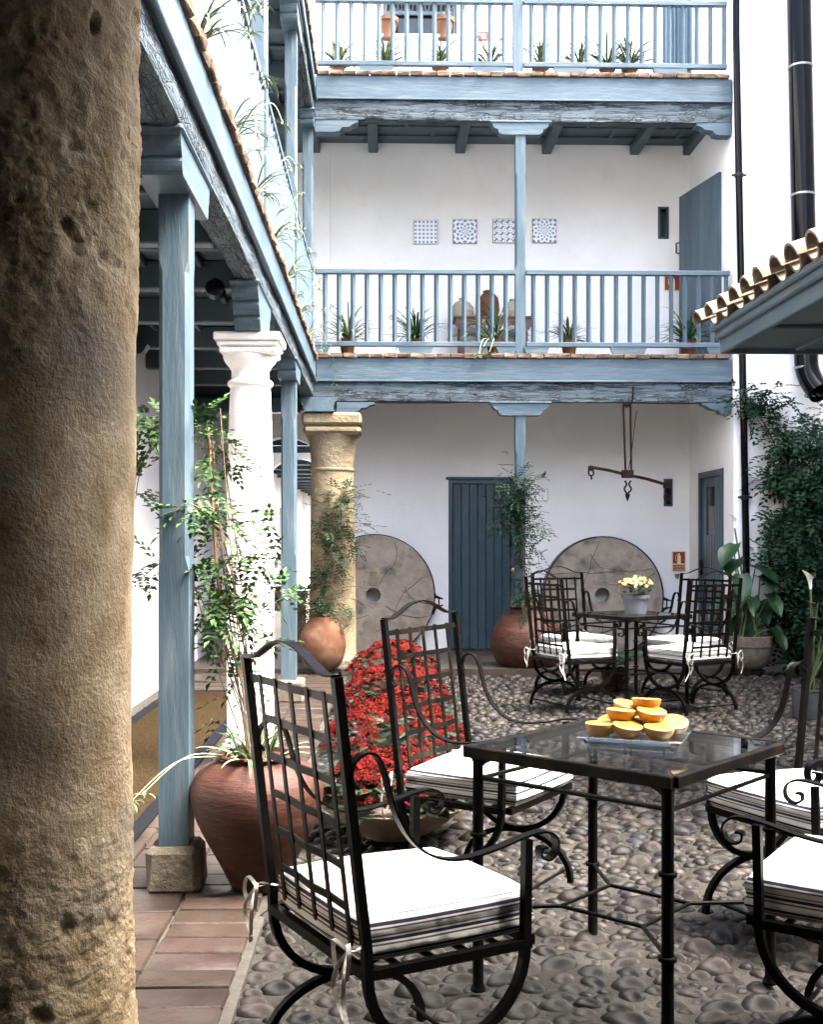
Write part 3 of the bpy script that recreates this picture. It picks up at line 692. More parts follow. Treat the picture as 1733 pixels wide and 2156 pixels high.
q = MB(); p = hx + dv * .93; q.tube([(p.x - .03, p.y - .03, 4.72), (p.x - .07, p.y - .04, 4.71), (p.x - .07, p.y - .04, 4.60), (p.x - .03, p.y - .03, 4.60)], .01); part(q, 'handle', 'lamp_black', leaf)

# building behind the camera, unseen: gallery kept dark by added screens, wall above
wf = wall('plaster_wall', 'white plaster wall behind the viewer', 'y', -1.5, 1, 0.3, XL, XW, -0.05, 3.3)
b = MB(); b.box(XL, XW, -1.5, 2.48, 2.95, 3.1); b.box(XL, XW, 2.28, 2.48, 2.72, 4.7)  # storey is out of view; its depth and height are set for shade
o = thing('front_gallery', 'upper storey over the near side of the court', 'building', (1, 2.38, 2.72)); part(b, 'storey', 'plaster', o)
b = MB(); b.box(XL + .002, -.9, 1.62, 1.78, .02, 2.89); b.box(1.6, XW - .002, 1.62, 1.78, .021, 2.89); b.box(XL + .002, -1.13, 2.88, 3.0, .02, 2.82); part(b, 'shade_screen', 'blue_ceiling', o)  # unseen dark screens, added to keep bounced light off the near column
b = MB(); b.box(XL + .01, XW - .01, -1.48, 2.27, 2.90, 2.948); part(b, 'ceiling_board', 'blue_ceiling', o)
b = MB(); b.box(KX + .03, XW, -1.5, 2.5, -.04, .02); struct(b, 'front_gallery_floor', 'tile_far')

# arches and corridor at the far end of the left arcade
def arch(y, cx, r, zs, x0, x1, top, label, t=0.3):
    k = MB(); N = 20; pts = [(cx - r * cos(pi * i / N), zs + r * sin(pi * i / N)) for i in range(N + 1)]
    for yy in (y, y + t):
        k.add([(x0, yy, 0), (cx - r, yy, 0), (cx - r, yy, zs), (x0, yy, zs)], [(0, 1, 2, 3)]); k.add([(cx + r, yy, 0), (x1, yy, 0), (x1, yy, zs), (cx + r, yy, zs)], [(0, 1, 2, 3)])
        k.add([(x0, yy, zs), (cx - r, yy, zs), (cx - r, yy, top), (x0, yy, top)], [(0, 1, 2, 3)]); k.add([(cx + r, yy, zs), (x1, yy, zs), (x1, yy, top), (cx + r, yy, top)], [(0, 1, 2, 3)])
        for i in range(N):
            a, c = pts[i], pts[i + 1]; k.add([(a[0], yy, a[1]), (c[0], yy, c[1]), (c[0], yy, top), (a[0], yy, top)], [(0, 1, 2, 3)])
    full = [(cx - r, 0)] + pts + [(cx + r, 0)]
    for i in range(len(full) - 1):
        a, c = full[i], full[i + 1]; k.add([(a[0], y, a[1]), (c[0], y, c[1]), (c[0], y + t, c[1]), (a[0], y + t, a[1])], [(0, 1, 2, 3)])
    o = thing('plaster_arch', label, 'arch', (cx, y, 0)); part(k, 'arch_wall', 'plaster', o, smooth=30); return o
arch(YB, -1.16, 0.52, 2.05, XL, -0.622, 2.748, 'nearer white round arch at the end of the left arcade')
arch(17.0, -1.28, 0.47, 2.10, XL, -0.622, 3.0, 'farther white round arch deep in the left corridor', 0.25)
cr = wall('plaster_wall', 'short white wall just beyond the arch on the right', 'x', -0.622, -1, 0.25, YB + 0.3, 14.7, -0.05, 3.4)
ce = wall('plaster_wall', 'white end wall closing the far corridor', 'y', 36, -1, 0.3, XL, -0.6, -0.05, 3.4)
b = MB(); b.box(XL, -0.6, YB + .3, 36, 2.75, 2.9); o = thing('corridor_ceiling', 'dark blue timber ceiling of the far corridor', 'ceiling', (-1.3, 24, 2.75)); part(b, 'board', 'blue_ceiling', o)
for i in range(16):
    q = MB(); y = 14.6 + i * 1.25; q.cbox(XL, -.63, y, y + .12, 2.56, 2.745); part(q, 'joist', 'blue_door', o)
for i, (y, z0, z1) in enumerate([(15.2, 1.0, 2.0), (20.3, .1, 2.1), (24.5, .1, 2.1), (29, .1, 2.1)]):
    q = MB(); q.cbox(XL - .001, XL + .10, y, y + .35, z0 if i else .05, 2.55); part(q, 'pilaster', 'plaster', wl)
for y in (18.6, 22.5): 
    q = MB(); q.cbox(XL, XL + .05, y, y + .3, .1, 2.0); part(q, 'grey_panel', 'sign_grey', wl)  # plain grey panel standing slightly proud of the wall
# corridor lamp
lp = thing('wall_lamp', 'black wall lamp fixed in the far left corridor', 'lamp', (XL + .1, 15.9, 1.9))
q = MB(); q.cbox(XL, XL + .12, 15.85, 15.95, 1.92, 1.97); q.lathe([(0.03, 0), (0.07, -.04), (.06, -.16), (0.02, -.2)], 12, (XL + .14, 15.9, 1.97)); part(q, 'shade', 'lamp_black', lp)
# ================================================================== TIMBER GALLERIES
def rough_beam(axis, a0, a1, u0, u1, z0, z1, amp=0.012, seed=0.0, step=0.05):
    k = MB(); N = max(2, int((a1 - a0) / step)); S = []
    nu, nz = 5, 6
    for i in range(nu): S.append((u0 + (u1 - u0) * i / nu, z0))
    for i in range(nz): S.append((u1, z0 + (z1 - z0) * i / nz))
    for i in range(nu): S.append((u1 - (u1 - u0) * i / nu, z1))
    for i in range(nz): S.append((u0, z1 - (z1 - z0) * i / nz))
    um, zm = (u0 + u1) / 2, (z0 + z1) / 2; n = len(S)
    for i in range(N + 1):
        a = a0 + (a1 - a0) * i / N
        for (u, z) in S:
            p = Vector((a * 1.6 + seed, u * 14, z * 14)); d = noise.noise(p) * amp + noise.noise(p * 3.1) * amp * .45
            corner = 0.010 if (abs(abs(u - um) - (u1 - u0) / 2) < 1e-6 and abs(abs(z - zm) - (z1 - z0) / 2) < 1e-6) else 0
            du, dz = u - um, z - zm; l = sqrt(du * du + dz * dz) or 1
            uu, zz = u + du / l * (d - corner * .7), z + dz / l * (d - corner * .7)
            k.v.append((a, uu, zz) if axis == 'x' else (uu, a, zz))
    for i in range(N):
        for j in range(n):
            q = (j + 1) % n; k.f.append((i * n + j, i * n + q, (i + 1) * n + q, (i + 1) * n + j)); k.m.append(0)
    k.f.append(tuple(range(n - 1, -1, -1))); k.f.append(tuple(range(N * n, (N + 1) * n))); k.m += [0, 0]
    return k
def edge_bricks(root, axis, a0, a1, u0, u1, z0, z1, pitch):
    ms = []
    for s in range(6):
        q = random.Random(s + 40); k = MB(); k.cbox(-pitch / 2 + .004, pitch / 2 - .004, -(u1 - u0) / 2, (u1 - u0) / 2, 0, z1 - z0, .007)
        k.v = [(p[0] + q.uniform(-.004, .004), p[1] + q.uniform(-.006, .006), p[2] + q.uniform(-.004, .003)) for p in k.v]; ms.append(k.mesh('edge_brick', 'edge_brick'))
    n = int((a1 - a0) / pitch); lo = LOCS[root.name]
    for i in range(n):
        a = a0 + (i + .5) * pitch; u = (u0 + u1) / 2 + R(-.006, .006)
        p = (a, u, z0 + R(-.002, .003)) if axis == 'x' else (u, a, z0 + R(-.002, .003))
        o = link('edge_brick', ms[random.randrange(6)], root, [p[t] - lo[t] for t in range(3)], (0 if axis == 'x' else pi / 2) + R(-.02, .02))
def railing(root, axis, a0, a1, u, zf, top, pitch, first, gaps=(), feet=(), mrail='blue_x'):
    k = MB()
    def bx(x0, x1, y0, y1, z0, z1, c=.006):
        q = MB(); (q.cbox(x0, x1, y0, y1, z0, z1, c) if axis == 'x' else q.cbox(y0, y1, x0, x1, z0, z1, c)); return q
    spans = []; s = a0
    for g0, g1 in gaps: spans.append((s, g0)); s = g1
    spans.append((s, a1))
    for s0, s1 in spans:
        part(bx(s0, s1, u - .03, u + .03, top - .05, top), 'top_rail', mrail, root); part(bx(s0, s1, u - .025, u + .025, zf + .075, zf + .125), 'bottom_rail', mrail, root)
    for f0, f1 in feet:
        q = MB(); poly = [(f0 - .03, zf + .0755), (f1 + .03, zf + .0755), (f1, zf + .001), (f0, zf + .001)]; q.prism(poly, 'y' if axis == 'x' else 'x', u - .02, u + .02); part(q, 'rail_foot', mrail, root)
    h = .024; q = MB(); q.add([(h, 0, 0), (0, h, 0), (-h, 0, 0), (0, -h, 0), (h, 0, top - .05 - zf - .125), (0, h, top - .05 - zf - .125), (-h, 0, top - .05 - zf - .125), (0, -h, top - .05 - zf - .125)], [(3, 2, 1, 0), (4, 5, 6, 7), (0, 1, 5, 4), (1, 2, 6, 5), (2, 3, 7, 6), (3, 0, 4, 7)])
    me = q.mesh('baluster', 'blue_z'); a = first; lo = LOCS[root.name]
    while a < a1 - .02:
        if not any(g0 - .01 < a < g1 + .01 for g0, g1 in gaps):
            p = (a, u, zf + .125) if axis == 'x' else (u, a, zf + .125); link('baluster', me, root, [p[t] - lo[t] for t in range(3)])
        a += pitch

def gallery_left(name, label, zb, y0, y1, joists):
    # zb = underside of the old beam
    r = thing(name, label, 'gallery', (XC, (y0 + y1) / 2, zb))
    part(rough_beam('y', y0, y1, -.845, -.712, zb, zb + .17, .014, zb), 'old_beam', 'beam_y', r, smooth=40)
    q = MB(); q.cbox(-.735, -.690, y0, y1, zb + .148, zb + .355, .005); part(q, 'fascia_board', 'blue_y', r)
    q = MB(); q.tube([(-.690, y0, zb + .146), (-.690, y1 - .0, zb + .146)], .016, 10); part(q, 'moulding', 'blue_y', r, smooth=60)
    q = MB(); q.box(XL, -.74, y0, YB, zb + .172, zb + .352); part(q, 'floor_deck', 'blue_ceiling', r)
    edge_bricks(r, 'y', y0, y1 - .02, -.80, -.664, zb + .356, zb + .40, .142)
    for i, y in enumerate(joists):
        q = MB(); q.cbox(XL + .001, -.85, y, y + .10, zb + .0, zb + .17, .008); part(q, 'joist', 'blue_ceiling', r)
        if i + 1 < len(joists):
            yn = joists[i + 1]
            for x in (-1.75, -1.42, -1.09):
                q = MB(); q.cbox(x, x + .035, y + .101, yn - .001, zb + .125, zb + .17, .006); part(q, 'batten', 'blue_ceiling', r)
            for t in (.33, .66):
                yy = y + (yn - y) * t; q = MB(); q.cbox(XL + .001, -.85, yy, yy + .05, zb + .142, zb + .169, .006); part(q, 'batten', 'blue_ceiling', r)
    q = MB(); q.prism([(XL, zb - .0), (XL, zb - .14), (XL + .10, zb - .14), (XL + .13, zb - .09), (XL + .22, zb - .06), (XL + .26, zb)], 'y', 8.7, 8.82); part(q, 'corbel', 'blue_door', r)
    return r
ZB1 = Z1 - .39; ZB2 = Z2 - .39
gl1 = gallery_left('timber_gallery', 'long blue gallery beam running along the left over posts and columns', ZB1, 2.50, YG, [4.70 + 1.04 * i for i in range(-1, 9)])
gl2 = gallery_left('timber_gallery', 'blue upper left gallery beam high above the hanging plants', ZB2, 4.6, YG, [5.7 + 1.04 * i for i in range(7)])
railing(gl1, 'y', 2.66, YG - .0, -.745, Z1 + .01, 4.13, .142, 2.72, gaps=((7.0, 7.12), (9.53, 9.65)), feet=[(3 + i * 1.35, 3.35 + i * 1.35) for i in range(6)], mrail='blue_y')
railing(gl2, 'y', 5.0, YG - .0, -.745, Z2 + .01, 7.0, .142, 5.1, mrail='blue_y')
# cross beam at the end of the left arcade
q = MB(); q.cbox(XL + .002, -.86, YG + .02, YG + .2, ZB1 - .16, ZB1 - .004, .01); part(q, 'cross_beam', 'blue_door', gl1)
q = MB(); q.prism([(XL + .002, ZB1 - .16), (XL + .002, ZB1 - .34), (XL + .12, ZB1 - .34), (XL + .15, ZB1 - .27), (XL + .3, ZB1 - .24), (XL + .34, ZB1 - .161)], 'y', YG + .03, YG + .17); part(q, 'corbel', 'blue_door', gl1)

def gallery_back(name, label, zf, joist_px):
    zt = zf; r = thing(name, label, 'gallery', (1.45, YG, zf - .4)); x0, x1 = -.688, XR - .01
    part(rough_beam('x', x0 - .1, x1, YG + .02, YG + .17, zf - .47, zf - .258, .012, zf * 3), 'old_beam', 'beam_x', r, smooth=40)
    q = MB(); q.cbox(x0, x1, YG, YG + .04, zf - .262, zf - .024, .005); part(q, 'fascia_board', 'blue_x', r)
    q = MB(); q.cbox(x0, x1, YG - .012, YG - .001, zf - .268, zf - .250, .004); part(q, 'moulding', 'blue_x', r)
    q = MB(); q.box(x0 - .05, x1, YG + .045, YB - .001, zf - .13, zf - .02); part(q, 'floor_deck', 'blue_ceiling', r)
    edge_bricks(r, 'x', x0, x1, YG - .03, YG + .10, zf - .022, zf + .02, .137)
    for px in joist_px:
        x = backx(px); q = MB(); q.cbox(x - .055, x + .055, YG + .18, YB - .001, zf - .245, zf - .131, .008); part(q, 'joist', 'blue_ceiling', r)
    if joist_px:
        xs = [backx(p) for p in joist_px]
        for i in range(len(xs) - 1):
            for t in range(1, 5):
                yy = YG + .2 + (YB - YG - .2) * t / 5; q = MB(); q.cbox(xs[i] + .056, xs[i + 1] - .056, yy, yy + .05, zf - .152, zf - .131, .005); part(q, 'batten', 'blue_ceiling', r)
                xm = xs[i] + (xs[i + 1] - xs[i]) * (.35 if t % 2 else .65); q = MB(); q.cbox(xm, xm + .05, yy - .29, yy - .001, zf - .15, zf - .131, .005); part(q, 'batten', 'blue_ceiling', r)
    return r
gb1 = gallery_back('timber_balcony', 'lower blue balcony across the back of the court', Z1 + .03, [])
gb2 = gallery_back('timber_balcony', 'upper blue balcony across the back with panelled ceiling beneath', Z2 + .03, [600, 785, 968, 1150, 1335, 1447])
bx0 = lambda px: onY(px, 600, YG + .03).x
railing(gb1, 'x', -.70, XR - .03, YG + .03, Z1 + .05, 4.135, .1425, bx0(684), gaps=((1.355, 1.465),), feet=[(bx0(668), bx0(688)), (bx0(843), bx0(906)), (bx0(1050), bx0(1082)), (bx0(1108), bx0(1150)), (bx0(1290), bx0(1355)), (bx0(1492), bx0(1530))])
railing(gb2, 'x', -.70, XR - .06, YG + .03, Z2 + .04, 6.91, .1425, bx0(680), gaps=((1.33, 1.44),), feet=[(bx0(760), bx0(822)), (bx0(1000), bx0(1060)), (bx0(1170), bx0(1230)), (bx0(1380), bx0(1440))])

# ---- brackets (zapatas), posts and columns
def bracket(axis, cx, cy, zt, L_, Lb, h, wd, steps=2):
    half = [(L_ / 2, 0), (L_ / 2, -.028), (L_ / 2 - .02, -.036)]; run = (L_ - Lb) / 2 - .02
    for s in range(steps):
        for t in range(1, 6):
            a = t / 5; half.append((L_ / 2 - .02 - run * (s + (1 - cos(a * pi / 2))) / steps, -.036 - (h - .036) * (s + sin(a * pi / 2) * .8 + .2 * a) / steps))
        half.append((half[-1][0] - .006, half[-1][1]))
    poly = half + [(-u, z) for u, z in reversed(half)]; k = MB()
    if axis == 'y': k.prism([(cy + u, zt + z) for u, z in poly], 'x', cx - wd / 2, cx + wd / 2); 
    else: k.prism([(cx + u, zt + z) for u, z in poly], 'y', cy - wd / 2, cy + wd / 2)
    if axis == 'y': k.cbox(cx - wd / 2 - .012, cx + wd / 2 + .012, cy - L_ / 2 - .012, cy + L_ / 2 + .012, zt - .026, zt - .002, .008)
    else: k.cbox(cx - L_ / 2 - .012, cx + L_ / 2 + .012, cy - wd / 2 - .012, cy + wd / 2 + .012, zt - .026, zt - .002, .008)
    return k
def post_mesh(x, y, z0, z1, wd, dp, zc0, zc1, c=.016):
    k = MB(); e = .002; rings = [(z0, e), (zc0 - .05, e), (zc0, c), (zc1, c), (zc1 + .05, e), (z1, e)]
    for z, q in rings:
        a, b_ = wd / 2, dp / 2
        for px_, py_ in ((-a + q, -b_), (a - q, -b_), (a, -b_ + q), (a, b_ - q), (a - q, b_), (-a + q, b_), (-a, b_ - q), (-a, -b_ + q)): k.v.append((x + px_, y + py_, z))
    for j in range(len(rings) - 1):
        for i in range(8):
            q = (i + 1) % 8; k.f.append((j * 8 + i, j * 8 + q, j * 8 + 8 + q, j * 8 + 8 + i)); k.m.append(0)
    k.f += [tuple(range(7, -1, -1)), tuple(range(len(k.v) - 8, len(k.v)))]; k.m += [0, 0]; return k
def post(label, x, y, z0, zt, axis, wd=.1, dp=.1, Lb=(.71, .56, .16), bw=None, base=None, ch=(None, None), group='blue timber posts'):
    r = thing('timber_post', label, 'post', (x, y, base[2] if base and False else (0.02 if base else z0)), group=group)
    h = Lb[2]; part(post_mesh(x, y, z0, zt - h + .004, wd, dp, ch[0] or z0 + 1.0, ch[1] or zt - h - .25), 'shaft', 'blue_z', r)
    part(bracket(axis, x, y, zt, Lb[0], Lb[1], h, bw or wd + .04), 'bracket', 'blue_y' if axis == 'y' else 'blue_x', r)
    if base:
        q = MB(); bw_, bh = base[0], base[1]; q.cbox(x - bw_ / 2, x + bw_ / 2, y - bw_ / 2, y + bw_ / 2, .02, bh, .022); q.v = [(p[0] + R(-.006, .006), p[1] + R(-.006, .006), p[2] + (R(-.004, .004) if p[2] > .1 else 0)) for p in q.v]; part(q, 'stone_base', 'grey_stone', r)
    return r
post('near blue timber post on a stone block beside the big terracotta jar', -.797, 4.47, .195, ZB1 + .01, 'y', .116, .13, (.71, .58, .165), .15, (.205, .20, 0), (1.30, 2.38))
post('far blue timber post between the white column and the back column', XC, 9.62, .2, ZB1 + .01, 'y', .125, .125, (.62, .42, .16), .15, (.26, .21, 0), (1.27, 2.36))
post('blue timber post in front of the back door on the ground floor', 1.41, YG + .095, .06, Z1 - .43, 'x', .105, .105, (.62, .36, .145), .13, None, (1.0, 2.25))
post('blue timber post in the middle of the first balcony', 1.41, YG + .085, Z1 + .03, Z2 - .43, 'x', .105, .105, (.62, .36, .145), .13, None, (4.2, 5.1))
post('blue timber post in the middle of the top balcony', 1.385, YG + .08, Z2 + .05, 8.4, 'x', .105, .105, (.62, .36, .145), .13, None, (7.3, 7.9))
post('blue upper post at the corner of the two first-floor galleries', -.775, YG + .07, Z1 + .03, ZB2 + .0, 'y', .105, .105, (.5, .34, .15), .14, None, (4.0, 5.2))
post('blue upper left post above the white column', XC + .02, 7.06, Z1 + .03, ZB2 + .01, 'y', .115, .115, (.6, .42, .16), .15, None, (4.3, 5.1))
post('blue upper left post second from the corner', XC + .02, 9.59, Z1 + .03, ZB2 + .01, 'y', .10, .10, (.6, .42, .16), .14, None, (4.3, 5.1))
# bracket arms at the two ends of the back beams
def end_bracket(root, x, z, sgn, ln=.42, name='end_bracket', mm='blue_x', wd=.14):
    k = MB(); pts = [(x, z), (x + sgn * ln, z), (x + sgn * ln, z - .03), (x + sgn * (ln - .05), z - .045), (x + sgn * (ln - .09), z - .075), (x + sgn * (ln - .17), z - .085), (x + sgn * (ln - .19), z - .12), (x + sgn * (ln - .25), z - .13), (x, z - .13)]
    k.prism(pts, 'y', YG + .03, YG + .03 + wd); part(k, name, mm, root)
end_bracket(gb1, XR - .012, Z1 - .43, -1, .30); end_bracket(gb2, XR - .012, Z2 - .43, -1, .36); end_bracket(gb2, -.70, Z2 - .43, 1, .44)

def column(label, x, y, prof, m, n=40, cap=None, wob=.01, fine=None):
    r = thing('stone_column', label, 'column', (x, y, 0.02)); k = MB(); k.lathe(prof, n, (x, y, 0), wob); part(k, 'shaft', m, r, smooth=40)
    return r
# near ochre column: weathered surface modelled in relief
r = thing('stone_column', 'huge weathered ochre column close on the left', 'column', (-.80, 2.3, 0.02)); k = MB(); NA, NZ = 260, 620; zb_, zt_ = .02, 2.715
for j in range(NZ + 1):
    z = zb_ + (zt_ - zb_) * j / NZ
    R0 = .297 + .012 * (z / 3) - .008 * sin(min(1, max(0, (z - .3) / 1.4)) * pi) 
    for i in range(NA):
        a = 2 * pi * i / NA; p = Vector((cos(a), sin(a), z * 3.3))
        rough = .5 + .5 * noise.noise(Vector((cos(a) * 1.1, sin(a) * 1.1, z * 1.7 + 3)))       # smoother in the middle, eaten away above and below
        band = 1 / (1 + math.exp(-14 * (abs(z - 1.42 + .16 * cos(a + .6) + .10 * noise.noise(Vector((cos(a) * 2, sin(a) * 2, z * 2.5)))) - .50)))
        amt = .12 + .80 * band * (.5 + rough)
        d = .006 * noise.noise(p * 2.2) + amt * (.005 * noise.noise(p * 9) + .0038 * noise.noise(p * 22) + .0026 * noise.noise(p * 50)) + .004 * band
        pit = noise.noise(p * 7 + Vector((9, 3, 1)))
        if pit > .42: d -= (amt - .2) * (pit - .42) * .055
        k.v.append((-.80 + (R0 + d) * cos(a), 2.3 + (R0 + d) * sin(a), z))
for j in range(NZ):
    for i in range(NA):
        q = (i + 1) % NA; k.f.append((j * NA + i, j * NA + q, (j + 1) * NA + q, (j + 1) * NA + i)); k.m.append(0)
part(k, 'shaft', 'pitted_stone', r, smooth=180, recalc=False)
# white column
yw = 6.92; xw = -.795; Zc = 2.575
r = column('white stone column with moulded square capital behind the near post', xw, yw, [(.175, .02), (.175, .10), (.16, .115), (.165, .15), (.145, .18), (.138, .2), (.14, .5), (.142, 1.0), (.138, 1.6), (.125, 2.15), (.12, 2.27), (.128, 2.275), (.136, 2.285), (.136, 2.30), (.128, 2.31), (.113, 2.32), (.112, 2.37), (.125, 2.39), (.150, 2.42), (.162, 2.445), (.163, 2.455)], 'white_stone')
q = MB(); q.cbox(xw - .165, xw + .165, yw - .165, yw + .165, 2.455, 2.495, .01); q.cbox(xw - .178, xw + .178, yw - .178, yw + .178, 2.496, 2.525, .008); q.cbox(xw - .195, xw + .195, yw - .195, yw + .195, 2.526, Zc, .008); part(q, 'capital', 'white_stone', r)
q = bracket('y', xw + .01, yw, ZB1 + .008, .78, .42, ZB1 + .006 - Zc, .15, 3); part(q, 'bracket', 'blue_y', r)
# back ochre column at the corner
yk = 12.02; xk = onY(700, 1138, yk).x
prf = [(.30, .06), (.30, .14), (.27, .17), (.245, .2), (.242, .6), (.236, 1.2), (.222, 2.05), (.222, 2.07), (.232, 2.078), (.236, 2.09), (.232, 2.105), (.22, 2.11), (.222, 2.13), (.23, 2.25), (.245, 2.36), (.262, 2.42), (.28, 2.45)]
r = column('ochre stone column at the back left corner with a climbing plant', xk, yk, prf, 'ochre_stone', 48, wob=.02)
q = MB(); q.cbox(xk - .295, xk + .295, yk - .28, yk + .28, 2.44, 2.535, .035); q.cbox(xk - .305, xk + .305, yk - .29, yk + .29, 2.536, 2.665, .025)
q.v = [(p[0] + .012 * noise.noise(Vector(p) * 5), p[1] + .012 * noise.noise(Vector(p) * 5 + Vector((5, 0, 0))), p[2]) for p in q.v]; part(q, 'capital', 'ochre_stone', r)
q = MB(); q.prism([(xk - .32, 2.81), (xk - .32, 2.775), (xk - .28, 2.765), (xk - .29, 2.72), (xk - .27, 2.668), (xk + .03, 2.668), (xk + .02, 2.72), (xk + .035, 2.765), (xk + .05, 2.775), (xk + .05, 2.81)], 'y', yk - .32, yk + .2); part(q, 'bracket_block', 'blue_y', r)
q = MB(); pts = [(xk + .051, 2.775), (xk + .44, 2.775), (xk + .44, 2.76), (xk + .38, 2.74), (xk + .35, 2.72), (xk + .30, 2.715), (xk + .28, 2.69), (xk + .22, 2.67), (xk + .051, 2.668)]; q.prism(pts, 'y', YG + .02, YG + .18); part(q, 'bracket_arm', 'blue_x', r)

# ---- spot lamp under the left gallery
c = onZ(452, 605, ZB1 - .03); lp = thing('spot_lamp', 'small round spot lamp under the left gallery ceiling', 'lamp', (c.x, c.y, c.z))
q = MB(); q.lathe([(.03, .02), (.055, .0), (.055, -.05), (.048, -.055)], 18, (0, 0, 0)); mx = Matrix.Rotation(radians(70), 4, 'X'); q.v = [tuple(mx @ Vector(p) + c) for p in q.v]; part(q, 'housing', 'lamp_black', lp, smooth=40)
q = MB(); q.lathe([(.046, -.052), (.03, -.046), (.0, -.044)], 18); q.v = [tuple(mx @ Vector(p) + c) for p in q.v]; part(q, 'reflector', 'chrome', lp, smooth=60)
q = MB(); q.tube([c, c + Vector((0, 0, .05))], .012); part(q, 'stem', 'lamp_black', lp)

# ---- tiled eave on the right
xe, ye, zs = 2.06, 7.02, 2.50
rr = thing('tiled_eave', 'clay tiled eave with blue panelled soffit jutting out on the right', 'roof', (xe + .7, 6, zs))
slope = .36
def zr(x): return zs + .20 + (x - xe) * slope
q = MB(); q.prism([(xe, zs), (XW, zs), (XW, zr(XW) - .04), (xe, zr(xe) - .04)], 'y', 5.0, ye - .0); 
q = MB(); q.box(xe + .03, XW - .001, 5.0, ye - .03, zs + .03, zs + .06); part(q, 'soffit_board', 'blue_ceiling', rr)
q = MB(); q.cbox(xe, xe + .035, 5.0, ye, zs, zs + .16, .006); part(q, 'fascia_board', 'blue_y', rr)
q = MB(); q.cbox(xe - .03, xe - .001, 5.0, ye + .01, zs + .085, zs + .15, .01); q.cbox(xe - .055, xe - .031, 5.0, ye + .02, zs + .13, zs + .172, .01); part(q, 'cornice', 'blue_y', rr)
q = MB(); q.prism([(xe + .036, zs + .0), (XW - .001, zs + .0), (XW - .001, zr(XW) - .06), (xe + .036, zs + .16)], 'y', ye - .035, ye - .001); part(q, 'gable_board', 'blue_x', rr)
for i, y in enumerate([5.45, 6.2]):
    q = MB(); q.cbox(xe + .036, XW - .001, y, y + .06, zs + .008, zs + .029, .005); part(q, 'batten', 'blue_ceiling', rr)
for x in (2.5, 2.95, 3.4, 3.85, 4.3):
    for i in range(2):
        y0 = 5.512 + .75 * i; q = MB(); q.cbox(x, x + .05, y0, min(y0 + .686, ye - .04), zs + .011, zs + .029, .004); part(q, 'batten', 'blue_ceiling', rr)
def half_tile(r0, r1, ln, up, th=.014, n=10):
    k = MB()
    for s, (x, rad) in enumerate(((0, r0), (ln, r1))):
        for t in (0, th):
            for i in range(n + 1):
                a = pi * i / n; k.v.append((x, (rad - t) * cos(a), (1 if up else -1) * (rad - t) * sin(a)))
    m = n + 1
    for i in range(n):
        k.f += [(i, i + 1, 2 * m + i + 1, 2 * m + i), (m + i, 3 * m + i, 3 * m + i + 1, m + i + 1), (i, m + i, m + i + 1, i + 1), (2 * m + i, 2 * m + i + 1, 3 * m + i + 1, 3 * m + i)]; k.m += [0] * 4
    for i in (0, n): k.f.append((i, 2 * m + i, 3 * m + i, m + i)); k.m.append(0)
    return k.mesh('roof_tile', 'roof_tile', smooth=50)
cover = half_tile(.078, .062, .42, True); pan = half_tile(.075, .085, .42, False); ang = -math.atan(slope); lo = LOCS[rr.name]
y = ye - .02; i = 0
while y > 5.1:
    for c_ in range(8):
        x0 = xe - .13 + c_ * .36
        o = link('roof_tile', cover, rr, (x0 - lo[0] + R(-.012, .012), y - lo[1] + R(-.008, .008), zr(x0) + .035 - lo[2])); o.rotation_euler = (R(-.05, .05), ang, R(-.03, .03))
        o = link('roof_tile', pan, rr, (x0 + .05 - lo[0] + R(-.012, .012), y - .115 - lo[1], zr(x0 + .05) + .052 - lo[2])); o.rotation_euler = (R(-.05, .05), ang, R(-.03, .03))
    y -= .228; i += 1
q = MB(); q.prism([(xe - .02, zr(xe) - .025), (XW - .001, zr(XW) - .025), (XW - .001, zr(XW) - .05), (xe - .02, zr(xe) - .05)], 'y', 5.0, ye - .04); part(q, 'roof_boarding', 'blue_ceiling', rr)

# ---- drain pipes
YW = 11.78
pA, pB = onY(1550, 0, YW - .07), onY(1571, 1190, YW - .05)
pi_ = thing('drain_pipe', 'thin black drain pipe running down the right corner of the court', 'pipe', (pB.x, pB.y, 0))
q = MB(); q.tube([(pA.x, pA.y, 7.8), (pA.x, pA.y, 6.5), (pB.x, pB.y, 1.2), (pB.x, pB.y, 0.0)], .036, 16); part(q, 'pipe', 'black_pipe', pi_, smooth=60)
for py in (370, 1047):
    c = onY(1560, py, YW - .06); t = (6.5 - c.z) / 5.3; x = pA.x + (pB.x - pA.x) * t; y = pA.y + (pB.y - pA.y) * t
    q = MB(); q.lathe([(.037, -.02), (.047, -.016), (.047, .016), (.037, .02)], 16, (x, y, c.z)); q.cbox(x - .075, x + .075, y - .008, y + .008, c.z - .012, c.z + .012); part(q, 'clamp', 'lamp_black', pi_)
c0 = onY(1682, 0, YW - .16); c1 = onY(1697, 760, YW - .16)
pj = thing('drain_pipe', 'thick glossy black downpipe with angled spout above the creeper', 'pipe', (c1.x, c1.y, c1.z - .6))
q = MB(); q.tube([(c0.x, c0.y, 7.8), (c0.x, c0.y, c0.z), (c1.x, c1.y, c1.z)] + [(c1.x + .012 * t * t, c1.y - .03 * t * t, c1.z - .14 * t) for t in (.5, 1, 1.5, 2, 2.5)], .118, 28, cap=False)
part(q, 'pipe', 'black_pipe', pj, smooth=50)
for py in (143, 412, 775):
    c = onY(1690, py, YW - .16); t = max(0, min(1, (c0.z - c.z) / (c0.z - c1.z))); x, y = c0.x + (c1.x - c0.x) * t, c0.y + (c1.y - c0.y) * t
    q = MB(); q.lathe([(.119, -.012), (.124, -.010), (.124, .010), (.119, .012)], 28, (x, y, c.z)); part(q, 'clamp', 'steel', pj)
